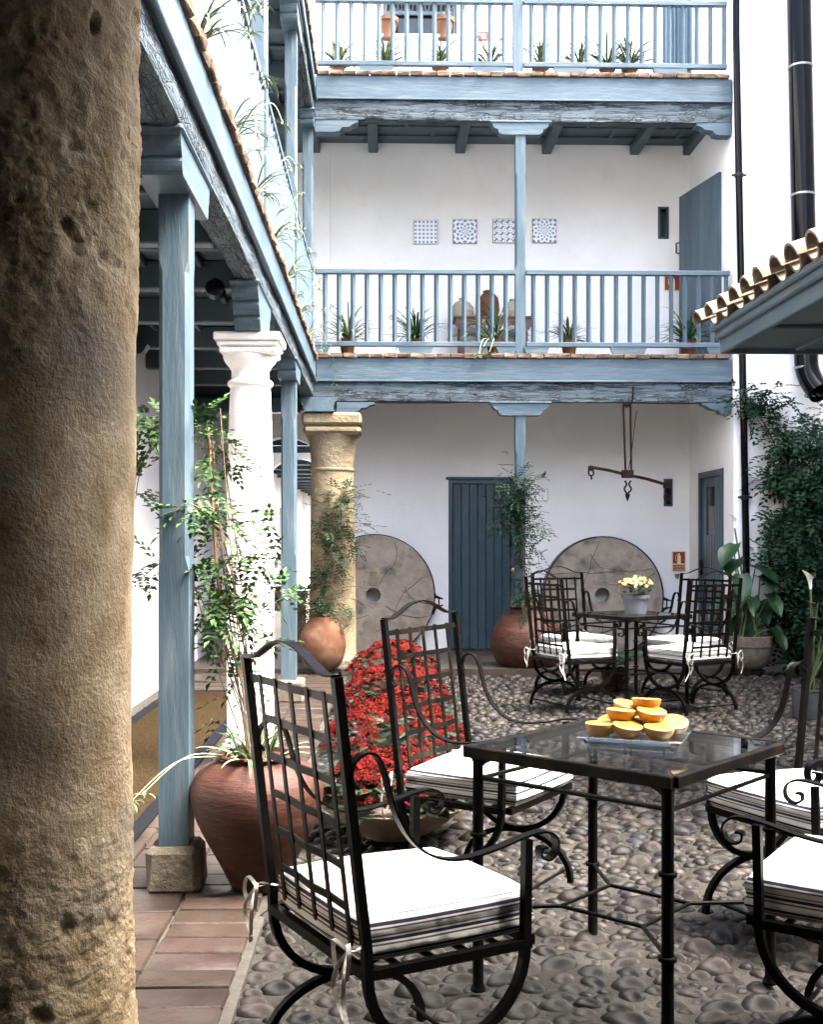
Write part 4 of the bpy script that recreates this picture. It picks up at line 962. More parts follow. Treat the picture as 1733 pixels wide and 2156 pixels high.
# ================================================================== FURNITURE
def make_chair():
    r = thing('iron_chair', 'iron chair', 'chair', (0, 0, 0), 1e-9, 'wrought iron armchairs round the glass tables')
    W = .268; s = .0105
    def P(mb, name, m='iron', sm=None): return part(mb, name, m, r, sm, world=False)
    for sx in (-1, 1):
        x = sx * W; k = MB()
        pts = [(x, -.285, 1.045), (x, -.262, .85), (x, -.232, .6), (x, -.212, .44), (x, -.21, .385)]
        N = 18
        for i in range(1, N): a = pi * i / N; pts.append((x, -.21 * cos(a), .385 - .195 * sin(a)))
        pts += [(x, .21, .385), (x, .212, .5), (x, .215, .632)]
        k.strip(pts, (1, 0, 0), .021, .021); P(k, 'side_bar')
        k = MB(); k.strip([(x, -.235 * cos(pi * i / 16), .006 + .180 * sin(pi * i / 16) ** .9) for i in range(17)], (1, 0, 0), .021, .020); P(k, 'leg_arch')
        arm = ease([(x, -.238, .800), (x, -.252, .825), (x, -.245, .858), (x, -.215, .876), (x, -.185, .862), (x, -.165, .815), (x, -.145, .745), (x, -.105, .675), (x, -.045, .628), (x, .03, .612), (x, .12, .622), (x, .20, .640), (x, .262, .646), (x, .296, .628), (x, .298, .595), (x, .275, .578), (x, .252, .588), (x, .252, .606), (x, .268, .608)], 4)
        k = MB(); k.strip(arm, (1, 0, 0), .026, .0055); P(k, 'arm', sm=40)
    k = MB()
    for a in (-.21, .235): k.box(-W + .0106, W - .0106, a - .011, a + .011, .376, .400)
    for x in (-W, W): k.box(x - .011, x + .011, -.199, .224, .377, .399)
    for t in range(4): k.box(-W + .012, W - .012, -.13 + .09 * t, -.11 + .09 * t, .384, .390)
    P(k, 'seat_frame')
    def back(z): return -.212 - (z - .44) * .12
    for i in range(5):
        x = (i - 2) * .094; k = MB(); k.strip([(x, back(z), z) for j, z in enumerate((1.005, .945, .89, .84, .79, .74, .69, .64, .59, .54, .49, .43))], (1, 0, 0), .017, .0045); P(k, 'upright_strap', 'iron_worn')
    for j, z in enumerate((.992, .897, .802, .707, .612, .517)):
        k = MB(); e = W - .01 if j == 0 else .196; k.strip([(-e, back(z), z), (-.09, back(z) + .004, z), (0, back(z) - .003, z), (.09, back(z) + .004, z), (e, back(z), z)], (0, -.12, 1), .019, .0045); P(k, 'cross_strap', 'iron_worn')
    k = MB(); k.strip(ease([(-W, -.285, 1.048), (-.215, -.287, 1.046), (-.16, -.288, 1.062), (-.08, -.29, 1.092), (0, -.29, 1.103), (.08, -.29, 1.092), (.16, -.288, 1.062), (.215, -.287, 1.046), (W, -.285, 1.048)], 4), (0, 1, 0), .026, .005); P(k, 'crest_strap', sm=40)
    for y in (-.205, .205):
        k = MB(); k.tube([(-W, y, .05), (W, y, .05)], .0065, 6); P(k, 'stretcher')
    return r
def cushion_mesh(seed, sag=0.0):
    k = MB(); nx, ny, nz = 22, 22, 10; W, D, H = .245, .235, .10; q = Vector((seed * 7.3, 0, 0)); idx = {}
    def pt(i, j, l):
        u, v, w_ = 2 * i / nx - 1, 2 * j / ny - 1, l / nz
        fl = abs(2 * w_ - 1)
        sh = .012 * fl ** 4
        x = u * (W - sh); y = v * (D - sh) + .025
        edge = max(abs(u), abs(v)); puff = (1 - edge ** 6)
        z = H * w_
        if w_ > .5: z += (w_ - .5) * 2 * (.010 * puff - sag * (1 - u * u) * (1 - v * v))
        c = abs(u * v) ** 3; x *= 1 - .035 * c; y = (y - .025) * (1 - .035 * c) + .025
        nn = noise.noise(Vector((x * 7, y * 7, z * 9)) + q) * .005
        if w_ > 0: z += nn + sag * .6 * u * v * (1 if w_ > .3 else .3)
        if edge > .99: 
            bul = .006 * sin(pi * w_ * 2.0) ** 2
            x += math.copysign(bul, u) if abs(u) > .99 else 0; y += math.copysign(bul, v) if abs(v) > .99 else 0
        return (x, y, z)
    def V(i, j, l):
        key = (i, j, l)
        if key not in idx: idx[key] = len(k.v); k.v.append(pt(i, j, l))
        return idx[key]
    for i in range(nx):
        for j in range(ny):
            k.f.append((V(i, j, nz), V(i + 1, j, nz), V(i + 1, j + 1, nz), V(i, j + 1, nz))); k.f.append((V(i, j, 0), V(i, j + 1, 0), V(i + 1, j + 1, 0), V(i + 1, j, 0)))
    for l in range(nz):
        for i in range(nx): k.f.append((V(i, 0, l), V(i + 1, 0, l), V(i + 1, 0, l + 1), V(i, 0, l + 1))); k.f.append((V(i, ny, l), V(i, ny, l + 1), V(i + 1, ny, l + 1), V(i + 1, ny, l)))
        for j in range(ny): k.f.append((V(0, j, l), V(0, j, l + 1), V(0, j + 1, l + 1), V(0, j + 1, l))); k.f.append((V(nx, j, l), V(nx, j + 1, l), V(nx, j + 1, l + 1), V(nx, j, l + 1)))
    k.m = [0] * len(k.f); return k.mesh('seat_cushion', 'cushion_cloth', smooth=50)
CM = [cushion_mesh(1, .004), cushion_mesh(2, .016), cushion_mesh(3, .012)]
def tie_mesh(sx, sd, big=1.0):
    q = random.Random(sd); k = MB(); p0 = Vector((sx * .268, -.235, .05))
    def rib(pts): k.strip(ease(pts, 5), (0.3, .9, .25), .010, .0015)
    rib([p0 + Vector((-.022 * sx, .03, 0)), p0 + Vector((0, .005, .004)), p0 + Vector((.016 * sx, -.008, .002)), p0 + Vector((0, -.022, -.002)), p0])
    for e in (-1, 1):
        a = q.uniform(.02, .035) * big; h = q.uniform(.035, .06) * big
        rib([p0 + Vector((0, -.02, 0)), p0 + Vector((e * a, -.035, .02 + q.uniform(-.01, .02))), p0 + Vector((e * a * 1.5, -.04, -.01 + q.uniform(-.01, .03))), p0 + Vector((e * a * .7, -.035, -h)), p0 + Vector((0, -.022, -.004))])
        l = q.uniform(.12, .2) * big
        rib([p0 + Vector((0, -.022, 0)), p0 + Vector((e * .02, -.04, -.04)), p0 + Vector((e * .025 + q.uniform(-.02, .02), -.04, -l * .6)), p0 + Vector((e * .02 + q.uniform(-.03, .03), -.035, -l))])
    return k.mesh('tie_ribbon', 'ribbon')
TIES = [tie_mesh(-1, 4), tie_mesh(1, 8, 1.15), tie_mesh(-1, 5), tie_mesh(1, 9)]
chair0 = make_chair(); used = [False]
def place_chair(xc, d, fx, fy, label, clabel, cm=0, sd=0):
    x, y = cw(xc, d); fw = cw(fx, fy); rz = heading(*fw)
    if not used[0]: ch = chair0; used[0] = True; ch.location = (x, y, .02); ch.rotation_euler = (0, 0, rz); ch['label'] = label
    else: ch = copy_tree(chair0, label, (x, y, .02), rz)
    cu = link('seat_cushion', CM[cm], None, (x, y, .421), rz); tag(cu, clabel, 'cushion', 'striped seat cushions')
    link('tie_ribbon', TIES[sd * 2 % 4], cu); link('tie_ribbon', TIES[(sd * 2 + 1) % 4], cu)
    return ch
place_chair(-.045, 2.865, .87, .49, 'nearest iron chair turned away from the viewer by the terracotta jar', 'thick striped cushion on the nearest chair at lower left', 0, 0)
place_chair(.28, 4.40, .85, -.53, 'iron chair facing the viewer in front of the red flowers', 'striped cushion on the chair in front of the red flowers', 1, 1)
place_chair(1.19, 2.98, -.83, .56, 'iron chair cut off at the lower right corner of the picture', 'striped cushion on the chair at the lower right corner', 0, 1)
place_chair(1.385, 4.0, -.88, -.46, 'iron chair beyond the glass table at the right edge of the picture', 'sagging striped cushion between the table leg and right edge', 2, 0)
place_chair(1.30, 9.27, .90, .42, 'iron chair at the far table beside the large round jar', 'striped cushion on the far chair beside the large jar', 0, 0)
place_chair(1.46, 10.28, .45, -.89, 'iron chair in front of the right millstone', 'striped cushion on the chair before the right millstone', 0, 1)
place_chair(2.36, 9.98, -.80, -.60, 'iron chair at the far table below the red sign', 'striped cushion on the far chair below the red sign', 0, 0)
place_chair(2.20, 9.13, -.52, .85, 'iron chair with its back to us at the far right table', 'striped cushion with white bows on the far right chair', 1, 1)

def make_table():
    r = thing('glass_table', 'table', 'table', (0, 0, 0), 1e-9, 'square glass and iron tables')
    def P(mb, name, m='iron', sm=None): return part(mb, name, m, r, sm, world=False)
    H, h = .345, .735; k = MB(); t = .012
    for s in (-1, 1):
        k.cbox(-H, H, s * H - t, s * H + t, h - .034, h, .003); k.cbox(s * H - t, s * H + t, -H + t, H - t, h - .033, h - .001, .003)
    P(k, 'top_frame', 'iron_worn')
    k = MB(); k.cbox(-H + .013, H - .013, -H + .013, H - .013, h - .010, h - .002, .001); P(k, 'glass_top', 'table_glass')
    L_ = H - .028
    for sx in (-1, 1):
        for sy in (-1, 1):
            c = (sx * L_, sy * L_, 0); k = MB()
            pr = [(.022, 0), (.024, .006), (.017, .02), (.0165, .24), (.025, .242), (.025, .252), (.0165, .254), (.0165, .462), (.025, .464), (.025, .474), (.0165, .476), (.0165, h - .05), (.024, h - .034)]
            k.lathe(pr, 14, c); lg = P(k, 'leg', sm=35)
            k = MB(); k.prism([(0, h - .0345), (-.05 * sx, h - .0345), (-.012 * sx, h - .052), (0, h - .062)], 'y', -.004, .004); k.v = [(p[0] + sx * L_ - sx * .016, p[1] + sy * L_, p[2]) for p in k.v]; P(k, 'gusset')
            k = MB(); k.tube([(sx * L_, sy * L_, .248), (sx * .14, sy * .14, .248)], .0065, 6); P(k, 'stretcher')
    for s in (-1, 1):
        k = MB(); k.tube([(-L_, s * L_, .64), (L_, s * L_, .64)], .007, 6); P(k, 'upper_rod'); k = MB(); k.tube([(s * L_, -L_, .635), (s * L_, L_, .635)], .007, 6); P(k, 'upper_rod')
        k = MB(); k.tube([(-.14, s * .14, .248), (.14, s * .14, .248)], .0065, 6); P(k, 'stretcher'); k = MB(); k.tube([(s * .14, -.14, .248), (s * .14, .14, .248)], .0065, 6); P(k, 'stretcher')
    return r
TA = Vector(cw(.647, 3.49)); rzt = heading(*cw(.66, .75))
t1 = make_table(); t1.location = (TA.x, TA.y, .012); t1.rotation_euler = (0, 0, rzt); t1['label'] = 'near square glass topped iron table holding the plate of oranges'
TB = Vector(cw(1.83, 9.60)); rzb = heading(*cw(-.49, .87))
t2 = copy_tree(t1, 'far square glass topped iron table with the potted yellow flowers', (TB.x, TB.y, .02), rzb); t2.scale = (1, 1, 1)
ZT = .747

# ---- plate and orange halves
pc = Vector(cw(.665, 3.435)); rp = heading(*cw(.33, .94)); rp = atan2(*reversed(cw(.284, -.105)))
pl = thing('glass_plate', 'square raised glass plate under the oranges on the near table', 'plate', (pc.x, pc.y, ZT), rp)
k = MB(); S = .152
k.cbox(-S, S, -S + .03, S - .03, .030, .040, .002); k.cbox(-S + .03, S - .03, -S, -S + .0299, .030, .040, .002); k.cbox(-S + .03, S - .03, S - .0299, S, .030, .040, .002)
part(k, 'slab', 'plate_glass', pl, world=False)
for sy in (-1, 1):
    k = MB(); k.strip(ease([(-S + .045, sy * (S - .012), .001 + .004), (-S + .05, sy * (S - .012), .022), (-.06, sy * (S - .012), .024), (.06, sy * (S - .012), .024), (S - .05, sy * (S - .012), .022), (S - .045, sy * (S - .012), .005)], 5), (0, 1, 0), .02, .008); part(k, 'foot', 'plate_edge', pl, world=False)
k = MB()
for a in ((-S, S - .0, -S - .004, -S - .001), ): k.box(-S + .03, S - .03, -S - .003, -S - .0005, .028, .041)
part(k, 'edge', 'plate_edge', pl, world=False)
def orange_meshes():
    k = MB(); r = .039; prof = [(r * sin(a), -r * cos(a)) for a in [pi / 2 * i / 9 for i in range(10)]]; prof[0] = (.0005, -r); k.lathe(prof, 28, cap=False)
    a = k.mesh('rind', 'orange_rind', smooth=180); k = MB(); k.lathe([(r * .999, -.0005), (r * .93, .0012), (r * .6, .0016), (.004, .0008), (.0005, .0006)], 28, cap=False); return a, k.mesh('cut_face', 'orange_flesh', smooth=180)
rind, flesh = orange_meshes(); rc, rs_ = cos(rp), sin(rp)
ors = [(-.092, -.062, 0, (0, 0), 'orange half at the front left of the glass plate'), (-.008, -.072, 0, (.15, .12), 'orange half at the front middle of the plate'), (.082, -.074, 0, (.10, .08), 'orange half at the front right of the plate'),
       (-.075, .03, 0, (.25, -.2), 'orange half at the back left under the pile'), (.062, .012, 0, (.15, .15), 'orange half half hidden in the right of the pile'), (.108, .045, 0, (.32, .2), 'orange half at the right tilted to show its cut face'), (-.0, .06, 0, (0, 0), 'orange half hidden in the middle of the pile'),
       (-.038, -.018, .036, (-.05, .04), 'orange half on the second layer at the left'), (.052, -.012, .038, (.16, .1), 'orange half on the second layer at the right'),
       (-.03, .055, .044, (.15, .2), 'orange half leaning at the back of the top layer'), (.028, .04, .064, (-.1, .0), 'topmost orange half on the pile')]
for u, v, dz, tl, lab in ors:
    o = thing('orange_half', lab, 'orange', (pc.x + rc * u - rs_ * v, pc.y + rs_ * u + rc * v, ZT + .041 + .034 + dz), 1e-9, 'orange halves on the glass plate'); o.rotation_euler = (tl[0], tl[1], R(0, 6)); o.rotation_mode = 'XYZ'
    o.rotation_euler = Matrix.Rotation(rp, 3, 'Z').to_euler() if False else (tl[0], tl[1], rp + R(-.3, .3))
    o.scale = (1.12, 1.12, 1.12); link('rind', rind, o); link('cut_face', flesh, o)

# ================================================================== PLANTS
def strap_leaf(mb, base, az, ln, rise, wd, droop=1.0, pale=True, twist=0):
    # arching grass-like leaf with pale margins
    n = 8; d = Vector((cos(az), sin(az), 0)); s = Vector((-sin(az), cos(az), 0)); o = len(mb.v)
    el = max(-1.2, min(1.45, rise)); c = base.copy(); bend = droop * 1.5
    for i in range(n + 1):
        t = i / n; w_ = wd * (min(1, .55 + t * 1.6) * (1 - t ** 3) + .02) * .5; e = el - bend * t * t
        k = s * w_; u = Vector((0, 0, w_ * .35))
        mb.v += [tuple(c - k + u), tuple(c - k * .72), tuple(c + k * .72), tuple(c + k + u)]
        c = c + (d * cos(e) + Vector((0, 0, sin(e)))) * (ln / n)
    for i in range(n):
        a = o + i * 4
        for j, m in ((0, 1 if pale else 0), (1, 0), (2, 1 if pale else 0)): mb.f.append((a + j, a + j + 1, a + j + 5, a + j + 4)); mb.m.append(m)
def spider(mb, base, n, ln, wd, rnd, rise=(.3, 1.1), pale=True, droop=1.0):
    for i in range(n):
        az = rnd.uniform(0, 2 * pi); l = ln * rnd.uniform(.6, 1.15); b_ = base + Vector((rnd.uniform(-.02, .02), rnd.uniform(-.02, .02), 0))
        strap_leaf(mb, b_, az, l, rnd.uniform(*rise), wd * rnd.uniform(.7, 1.2), droop, pale)
def pot_mesh(r, h, rim=1.12):
    k = MB(); k.lathe([(r * .68, 0), (r * .95, h * .8), (r * rim, h * .8), (r * rim, h), (r * .95, h), (r * .93, h * .86), (.001, h * .86)], 24); return k
def potted(label, x, y, z, r, h, n, ln, rnd, m='terracotta_light', cat='plant', wd=.012, rise=(.3, 1.1), pale=True, name='potted_plant', group='spider plants in terracotta pots'):
    o = thing(name, label, cat, (x, y, z), group=group); k = pot_mesh(r, h); k.v = [(p[0] + x, p[1] + y, p[2] + z) for p in k.v]; part(k, 'pot', m, o, smooth=35)
    k = MB(); spider(k, Vector((x, y, z + h * .88)), n, ln, wd, rnd, rise, pale); part(k, 'leaves', ['leaf_strap', 'leaf_pale'], o, recalc=False, smooth=180); return o
def pinnate(mb, p, d, up, ln, nl, lw, rnd):
    # feathered jasmine leaf
    d = d.normalized(); s = d.cross(up)
    s = s.normalized() if s.length > 1e-4 else d.orthogonal().normalized()
    u = s.cross(d)
    def leaflet(b_, e, w_, ll):
        m_ = b_ + e * ll * .45; sd_ = e.cross(u).normalized() * w_; t = b_ + e * ll - u * ll * .12; o = len(mb.v)
        mb.v += [tuple(b_), tuple(m_ + sd_ + u * w_ * .3), tuple(t), tuple(m_ - sd_ + u * w_ * .3)]; mb.f += [(o, o + 1, o + 2), (o, o + 2, o + 3)]; mb.m += [mb.mi, mb.mi]
    for i in range(nl):
        t = (i + .6) / (nl + .3); c = p + d * ln * t - u * (ln * .25 * t * t); ll = ln * .42 * (1 - .35 * abs(t - .4))
        for e in (-1, 1): leaflet(c, (d * .55 + s * e).normalized(), lw, ll)
    leaflet(p + d * ln * .97 - u * ln * .24, d, lw * 1.1, ln * .5)
def foliage_along(mb, path, n, spread, ln, rnd, nl=3, lw=.006, dens=None, bias=Vector((0, 0, 0))):
    P = ease(path, 10)
    for i in range(n):
        t = rnd.random() if dens is None else dens(rnd); c = P[min(len(P) - 1, int(t * len(P)))]
        off = Vector((rnd.gauss(0, 1), rnd.gauss(0, 1), rnd.gauss(0, .6))) * spread; d = (off.normalized() * .8 + Vector((rnd.uniform(-1, 1), rnd.uniform(-1, 1), rnd.uniform(-.7, .5)))) + bias
        pinnate(mb, c + off, d, Vector((0, 0, 1)), ln * rnd.uniform(.6, 1.2), rnd.choice((nl - 1, nl, nl, nl + 1)), lw, rnd)

# ---- tall jasmine in the big jar by the near post
rnd = random.Random(21)
jc = onZ(541, 1868, .03); jc = Vector((jc.x, jc.y + .02, .028))
def tinaja(label, c, R_, H_, neck, m='terracotta', foot=.33, ball=False):
    prof = [(R_ * foot, 0), (R_ * (foot + .04), .01), (R_ * .56, H_ * .18), (R_ * .76, H_ * .36), (R_ * .92, H_ * .53), (R_ * .995, H_ * .68), (R_ * .975, H_ * .79), (R_ * .86, H_ * .88), (R_ * .68, H_ * .94), (neck * 1.0, H_ * .955), (neck * .98, H_ * .965), (neck * 1.07, H_ * .98), (neck * 1.1, H_ * .99), (neck * 1.07, H_), (neck * .95, H_), (neck * .9, H_ * .97), (.001, H_ * .95)]
    if ball: prof[2:9] = [(R_ * .74, H_ * .10), (R_ * .91, H_ * .22), (R_ * .99, H_ * .38), (R_, H_ * .48), (R_ * .95, H_ * .63), (R_ * .82, H_ * .77), (R_ * .64, H_ * .88)]
    # smooth the profile
    P = [Vector((a, 0, b_)) for a, b_ in prof]; body = ease(P[:10], 4); pr = [(p.x, p.z) for p in body] + prof[10:]
    o = thing('clay_jar', label, 'jar', c); k = MB(); k.lathe(pr, 48, c, .012); part(k, 'body', m, o, smooth=50); return o
j1 = tinaja('big reddish terracotta jar at the foot of the near post', jc, .256, .515, .14, foot=.36)
pl1 = thing('climbing_jasmine', 'tall feathery climbing jasmine tied to a cane in the near jar', 'plant', (jc.x, jc.y, jc.z + .49))
cb = Vector((jc.x + .0, jc.y + .02, .50)); ct = onY(438, 900, 4.62); ctop = onY(420, 860, 4.60)
canep = [cb, onY(510, 1440, 4.48), onY(462, 1250, 4.55), ct]
k = MB(); k.tube(ease(canep, 6), .007, 7); part(k, 'cane', 'cane', pl1)
for py in (1320, 1395, 1440, 1490, 1545):
    t = (py - 1138); c = None
    P_ = ease(canep, 20); c = min(P_, key=lambda p: abs(1138 + F * (HC - p.z) / (p.x * SP_ + p.y * CP) - py)); k = MB(); k.lathe([(.009, -.006), (.011, 0), (.009, .006)], 10, tuple(c)); part(k, 'tie', 'green_tie', pl1)
k = MB(); stems = []
for i in range(16):
    base = cb + Vector((rnd.uniform(-.05, .05), rnd.uniform(-.05, .05), 0)); tz = rnd.uniform(.95, 1.88); lean = rnd.uniform(-.09, .07)
    top = Vector((ct.x + lean + rnd.gauss(0, .03), ct.y + rnd.uniform(-.08, .12), tz)); mid = base.lerp(top, .5) + Vector((rnd.uniform(-.04, .07), rnd.uniform(-.05, .05), 0)); stems.append([base, mid, top])
ARMS = [[onY(440, 960, 4.6), onY(480, 930, 4.6), onY(505, 975, 4.6)], [onY(440, 1100, 4.6), onY(520, 1090, 4.55), onY(567, 1085, 4.5), onY(575, 1110, 4.5)], [onY(460, 1280, 4.55), onY(520, 1250, 4.5), onY(560, 1270, 4.5)], [onY(455, 1190, 4.55), onY(520, 1160, 4.5), onY(550, 1190, 4.5)], [onY(500, 1330, 4.5), onY(545, 1325, 4.5), onY(560, 1350, 4.5)],
        [onY(420, 900, 4.75), onY(340, 890, 4.75), onY(300, 880, 4.75)], [onY(420, 930, 4.75), onY(330, 930, 4.75), onY(296, 990, 4.75), onY(285, 1050, 4.75)], [onY(420, 1120, 4.7), onY(330, 1190, 4.7), onY(290, 1225, 4.7)], [onY(560, 1240, 4.5), onY(590, 1245, 4.5), onY(628, 1265, 4.5)], [onY(440, 1080, 4.35), onY(395, 1060, 4.35), onY(365, 1080, 4.35)]]
for s in stems + ARMS: k.tube(ease(s, 6), .0022, 5)
part(k, 'stems', 'twig', pl1)
k = MB()
for s in stems: foliage_along(k, s, 7, .036, .085, rnd, 3, .0105, dens=lambda q: .25 + .75 * q.random() ** .6)
for i, s in enumerate(ARMS): foliage_along(k, s, 26 if i in (5, 6) else 13, .022, .095, rnd, 3, .0105, dens=lambda q: .2 + .8 * q.random())
foliage_along(k, [onY(418, 870, 4.6), onY(432, 1000, 4.6), onY(432, 1200, 4.55), onY(462, 1300, 4.5)], 105, .046, .092, rnd, 3, .010)
part(k, 'foliage', 'leaf', pl1, recalc=False)
k = MB()
for i in range(40):
    s = rnd.choice(stems); c = ease(s, 6)[rnd.randrange(4, 12)] + Vector((rnd.gauss(0, .04), rnd.gauss(0, .04), rnd.gauss(0, .03))); k.add([c, c + Vector((.008, 0, .004)), c + Vector((.006, .006, -.010))], [(0, 1, 2)])
part(k, 'dry_petals', 'cane', pl1, recalc=False)
# ---- striped spider plant in the same jar: each large leaf its own piece
sp1 = thing('spider_plant', 'striped spider plant spilling over the rim of the near jar', 'plant', (jc.x, jc.y, jc.z + .49))
for i in range(46):
    az = 2 * pi * i / 46 + rnd.uniform(-.2, .2); k = MB(); ln = rnd.uniform(.10, .22); rise = rnd.uniform(.35, 1.3)
    strap_leaf(k, Vector((jc.x + cos(az) * .05 + rnd.uniform(-.04, .04), jc.y + sin(az) * .05 + rnd.uniform(-.04, .04), .515)), az, ln, rise, rnd.uniform(.012, .022), rnd.uniform(.4, 1.4)); part(k, 'leaf', ['leaf_strap', 'leaf_pale'], sp1, recalc=False, smooth=180)
k = MB()
for tgt, mid in ((onY(272, 1690, 4.2), onY(380, 1600, 4.3)), (onY(300, 1670, 4.2), onY(400, 1590, 4.3))): k.tube(ease([Vector((jc.x - .05, jc.y, .52)), mid, tgt], 8), .0022, 5)
part(k, 'runner', 'leaf_pale', sp1)
k = MB(); spider(k, onY(272, 1690, 4.2), 14, .05, .007, rnd, (-.6, .6), True); spider(k, onY(300, 1672, 4.2), 10, .04, .006, rnd, (-.6, .6), True); part(k, 'plantlet', ['leaf_strap', 'leaf_pale'], sp1, recalc=False)
# ---- runner rug
rg = thing('runner_rug', 'long tan coir runner with navy border on the gallery floor', 'rug', (-1.48, 7, .036))
q = MB(); q.cbox(-1.80, -1.165, 3.2, 10.1, .036, .047, .003); part(q, 'mat', 'coir', rg)
q = MB(); q.cbox(-1.88, -1.8005, 3.2, 10.18, .036, .049, .003); q.cbox(-1.1645, -1.09, 3.2, 10.18, .036, .049, .003); q.cbox(-1.80, -1.165, 10.1005, 10.18, .036, .049, .003); part(q, 'border', 'rug_blue', rg)

# ---- millstones
def millstone(label, px, py, rpx, hole, label_off=0, sq=True):
    Y = YB - .16; c = onY(px, py, Y); Rm = rpx / F * Y; r = thing('millstone', label, 'millstone', (c.x, Y, max(0.075, c.z - Rm)), group='millstones leaning on the back wall')
    k = MB(); N = 64; h = onY(hole[0], hole[1], Y); hx_, hz_ = h.x - c.x, h.z - c.z; hr = .085; M_ = 10
    for yy in (Y - .07, Y + .07):
        for j in range(M_ + 1):
            t = j / M_
            for i in range(N):
                a = 2 * pi * i / N; rr_ = Rm * (1 + .006 * noise.noise(Vector((cos(a) * 2, sin(a) * 2, px))))
                x = (hx_ + hr * cos(a)) * (1 - t) + rr_ * cos(a) * t; z = (hz_ + hr * sin(a)) * (1 - t) + rr_ * sin(a) * t
                k.v.append((c.x + x, yy + (.006 * noise.noise(Vector((x * 6, z * 6, px))) if yy < Y else 0), c.z + z))
    o2 = (M_ + 1) * N
    for s in (0, o2):
        for j in range(M_):
            for i in range(N): q = (i + 1) % N; k.f.append((s + j * N + i, s + j * N + q, s + (j + 1) * N + q, s + (j + 1) * N + i)); k.m.append(0)
    for j in (0, M_):
        for i in range(N): q = (i + 1) % N; k.f.append((j * N + i, j * N + q, o2 + j * N + q, o2 + j * N + i)); k.m.append(0)
    part(k, 'disc', 'mill_stone', r, smooth=50)
    k = MB()
    for i in range(N):
        a, b_ = 2 * pi * i / N, 2 * pi * (i + 1) / N
        k.add([(c.x + q_ * cos(t), y, c.z + q_ * sin(t)) for t in (a, b_) for q_, y in ((Rm * 1.004, Y - .075), (Rm * 1.022, Y - .075), (Rm * 1.022, Y + .075), (Rm * 1.004, Y + .075))], [(0, 1, 5, 4), (1, 2, 6, 5), (2, 3, 7, 6), (3, 0, 4, 7)])
    part(k, 'iron_band', 'lamp_black', r, smooth=30)
    k = MB(); e = c + Vector((Rm * 1.02 * cos(-.12), -.08, Rm * 1.02 * sin(-.12)))
    for s in (-1, 1): k.tube([(e.x - .03, Y - .03, e.z + s * .14), (e.x + .01, Y - .03, e.z + s * .06), (e.x + .10, Y - .03, e.z + s * .035)], [.02, .022, .006], 6)
    k.tube([(e.x + .05, Y - .03, e.z - .05), (e.x + .05, Y - .03, e.z + .05)], .008, 6); part(k, 'clamp', 'lamp_black', r)
    rc_ = random.Random(int(px)); k = MB()      # open cracks in the stone
    for n_ in range(6):
        a = rc_.uniform(0, 2 * pi); p = Vector((c.x + cos(a) * Rm * .95, Y - .071, c.z + sin(a) * Rm * .95)); d = a + pi + rc_.uniform(-.6, .6); pts = [p]
        for s in range(rc_.randrange(6, 12)):
            d += rc_.uniform(-.5, .5); p = p + Vector((cos(d), 0, sin(d))) * rc_.uniform(.05, .11)
            if (p - Vector((c.x, p.y, c.z))).length > Rm * .97: break
            pts.append(p.copy())
        if len(pts) > 2: k.tube(pts, [.004 * rc_.uniform(.5, 1.2) for _ in pts], 4)
    part(k, 'crack', 'lamp_black', r)
    if sq:
        k = MB(); k.cbox(h.x - .045, h.x + .045, Y - .079, Y - .066, h.z + .11, h.z + .27, .004); part(k, 'inset', 'bowl_clay', r)
    return r
millstone('grey millstone leaning on the back wall beside the ochre column', 788, 1252, 125, (786, 1252))
millstone('round millstone behind the far table and the yellow flowers', 1268, 1256, 125, (1266, 1252), sq=False)

# ---- hanging balance scale
Ys = YG - .02
def S(px, py, dy=0): return onY(px, py, Ys) + Vector((0, dy, 0))
c = S(1321, 1000); bs = thing('balance_scale', 'rusty iron balance scale hanging from the lower balcony beam', 'scale', tuple(c))
k = MB(); k.strip([S(1243, 984), S(1280, 990), S(1321, 1000), S(1360, 1008), S(1408, 1022)], (0, 1, 0), .02, .03); k.v = k.v
part(k, 'beam', 'rust', bs)
k = MB(); k.tube([S(1312, 852), S(1317, 1000)], .011, 6); k.tube([S(1327, 852), S(1329, 1000)], .011, 6); k.tube([S(1312, 852), S(1327, 852)], .012, 6); k.cbox(c.x - .06, c.x + .06, Ys - .03, Ys + .03, c.z - .03, c.z + .05); part(k, 'hanger', 'rust', bs)
k = MB(); k.tube([S(1333, 815), S(1332, 840), S(1328, 853)], .009, 6); k.tube([S(1311, 846), S(1318, 858), S(1327, 853)], .010, 6); part(k, 'chain', 'rust', bs)
k = MB(); k.tube(ease([S(1340, 865), S(1335, 905), S(1329, 955), S(1323, 988)], 4), .004, 5); part(k, 'pointer', 'rust', bs)
k = MB(); k.tube(ease([S(1315, 1012), S(1319, 1020), S(1314, 1030), S(1321, 1040)], 4), .009, 6); k.tube(ease([S(1328, 1012), S(1324, 1020), S(1329, 1030), S(1321, 1040)], 4), .009, 6); k.tube([S(1321, 1040), S(1321, 1046), S(1321, 1056)], [.026, .022, .002], 6); part(k, 'finial', 'rust', bs)
k = MB(); k.lathe([(.001, -.03), (.03, -.02), (.03, .02), (.001, .03)], 10, tuple(S(1244, 986))); k.strip(ease([S(1239, 988), S(1240, 1000), S(1249, 1000), S(1248, 988)], 3), (0, 1, 0), .03, .012); k.tube([S(1245, 1000), S(1245, 1010)], .009, 6); part(k, 'end_shackle', 'rust', bs)
k = MB(); k.lathe([(.001, -.035), (.04, -.025), (.04, .025), (.001, .035)], 10, tuple(S(1404, 1022))); k.tube(ease([S(1404, 1022), S(1402, 1036), S(1408, 1046), S(1403, 1054), S(1398, 1046), S(1403, 1040)], 4), .008, 6); part(k, 'end_hook', 'rust', bs)

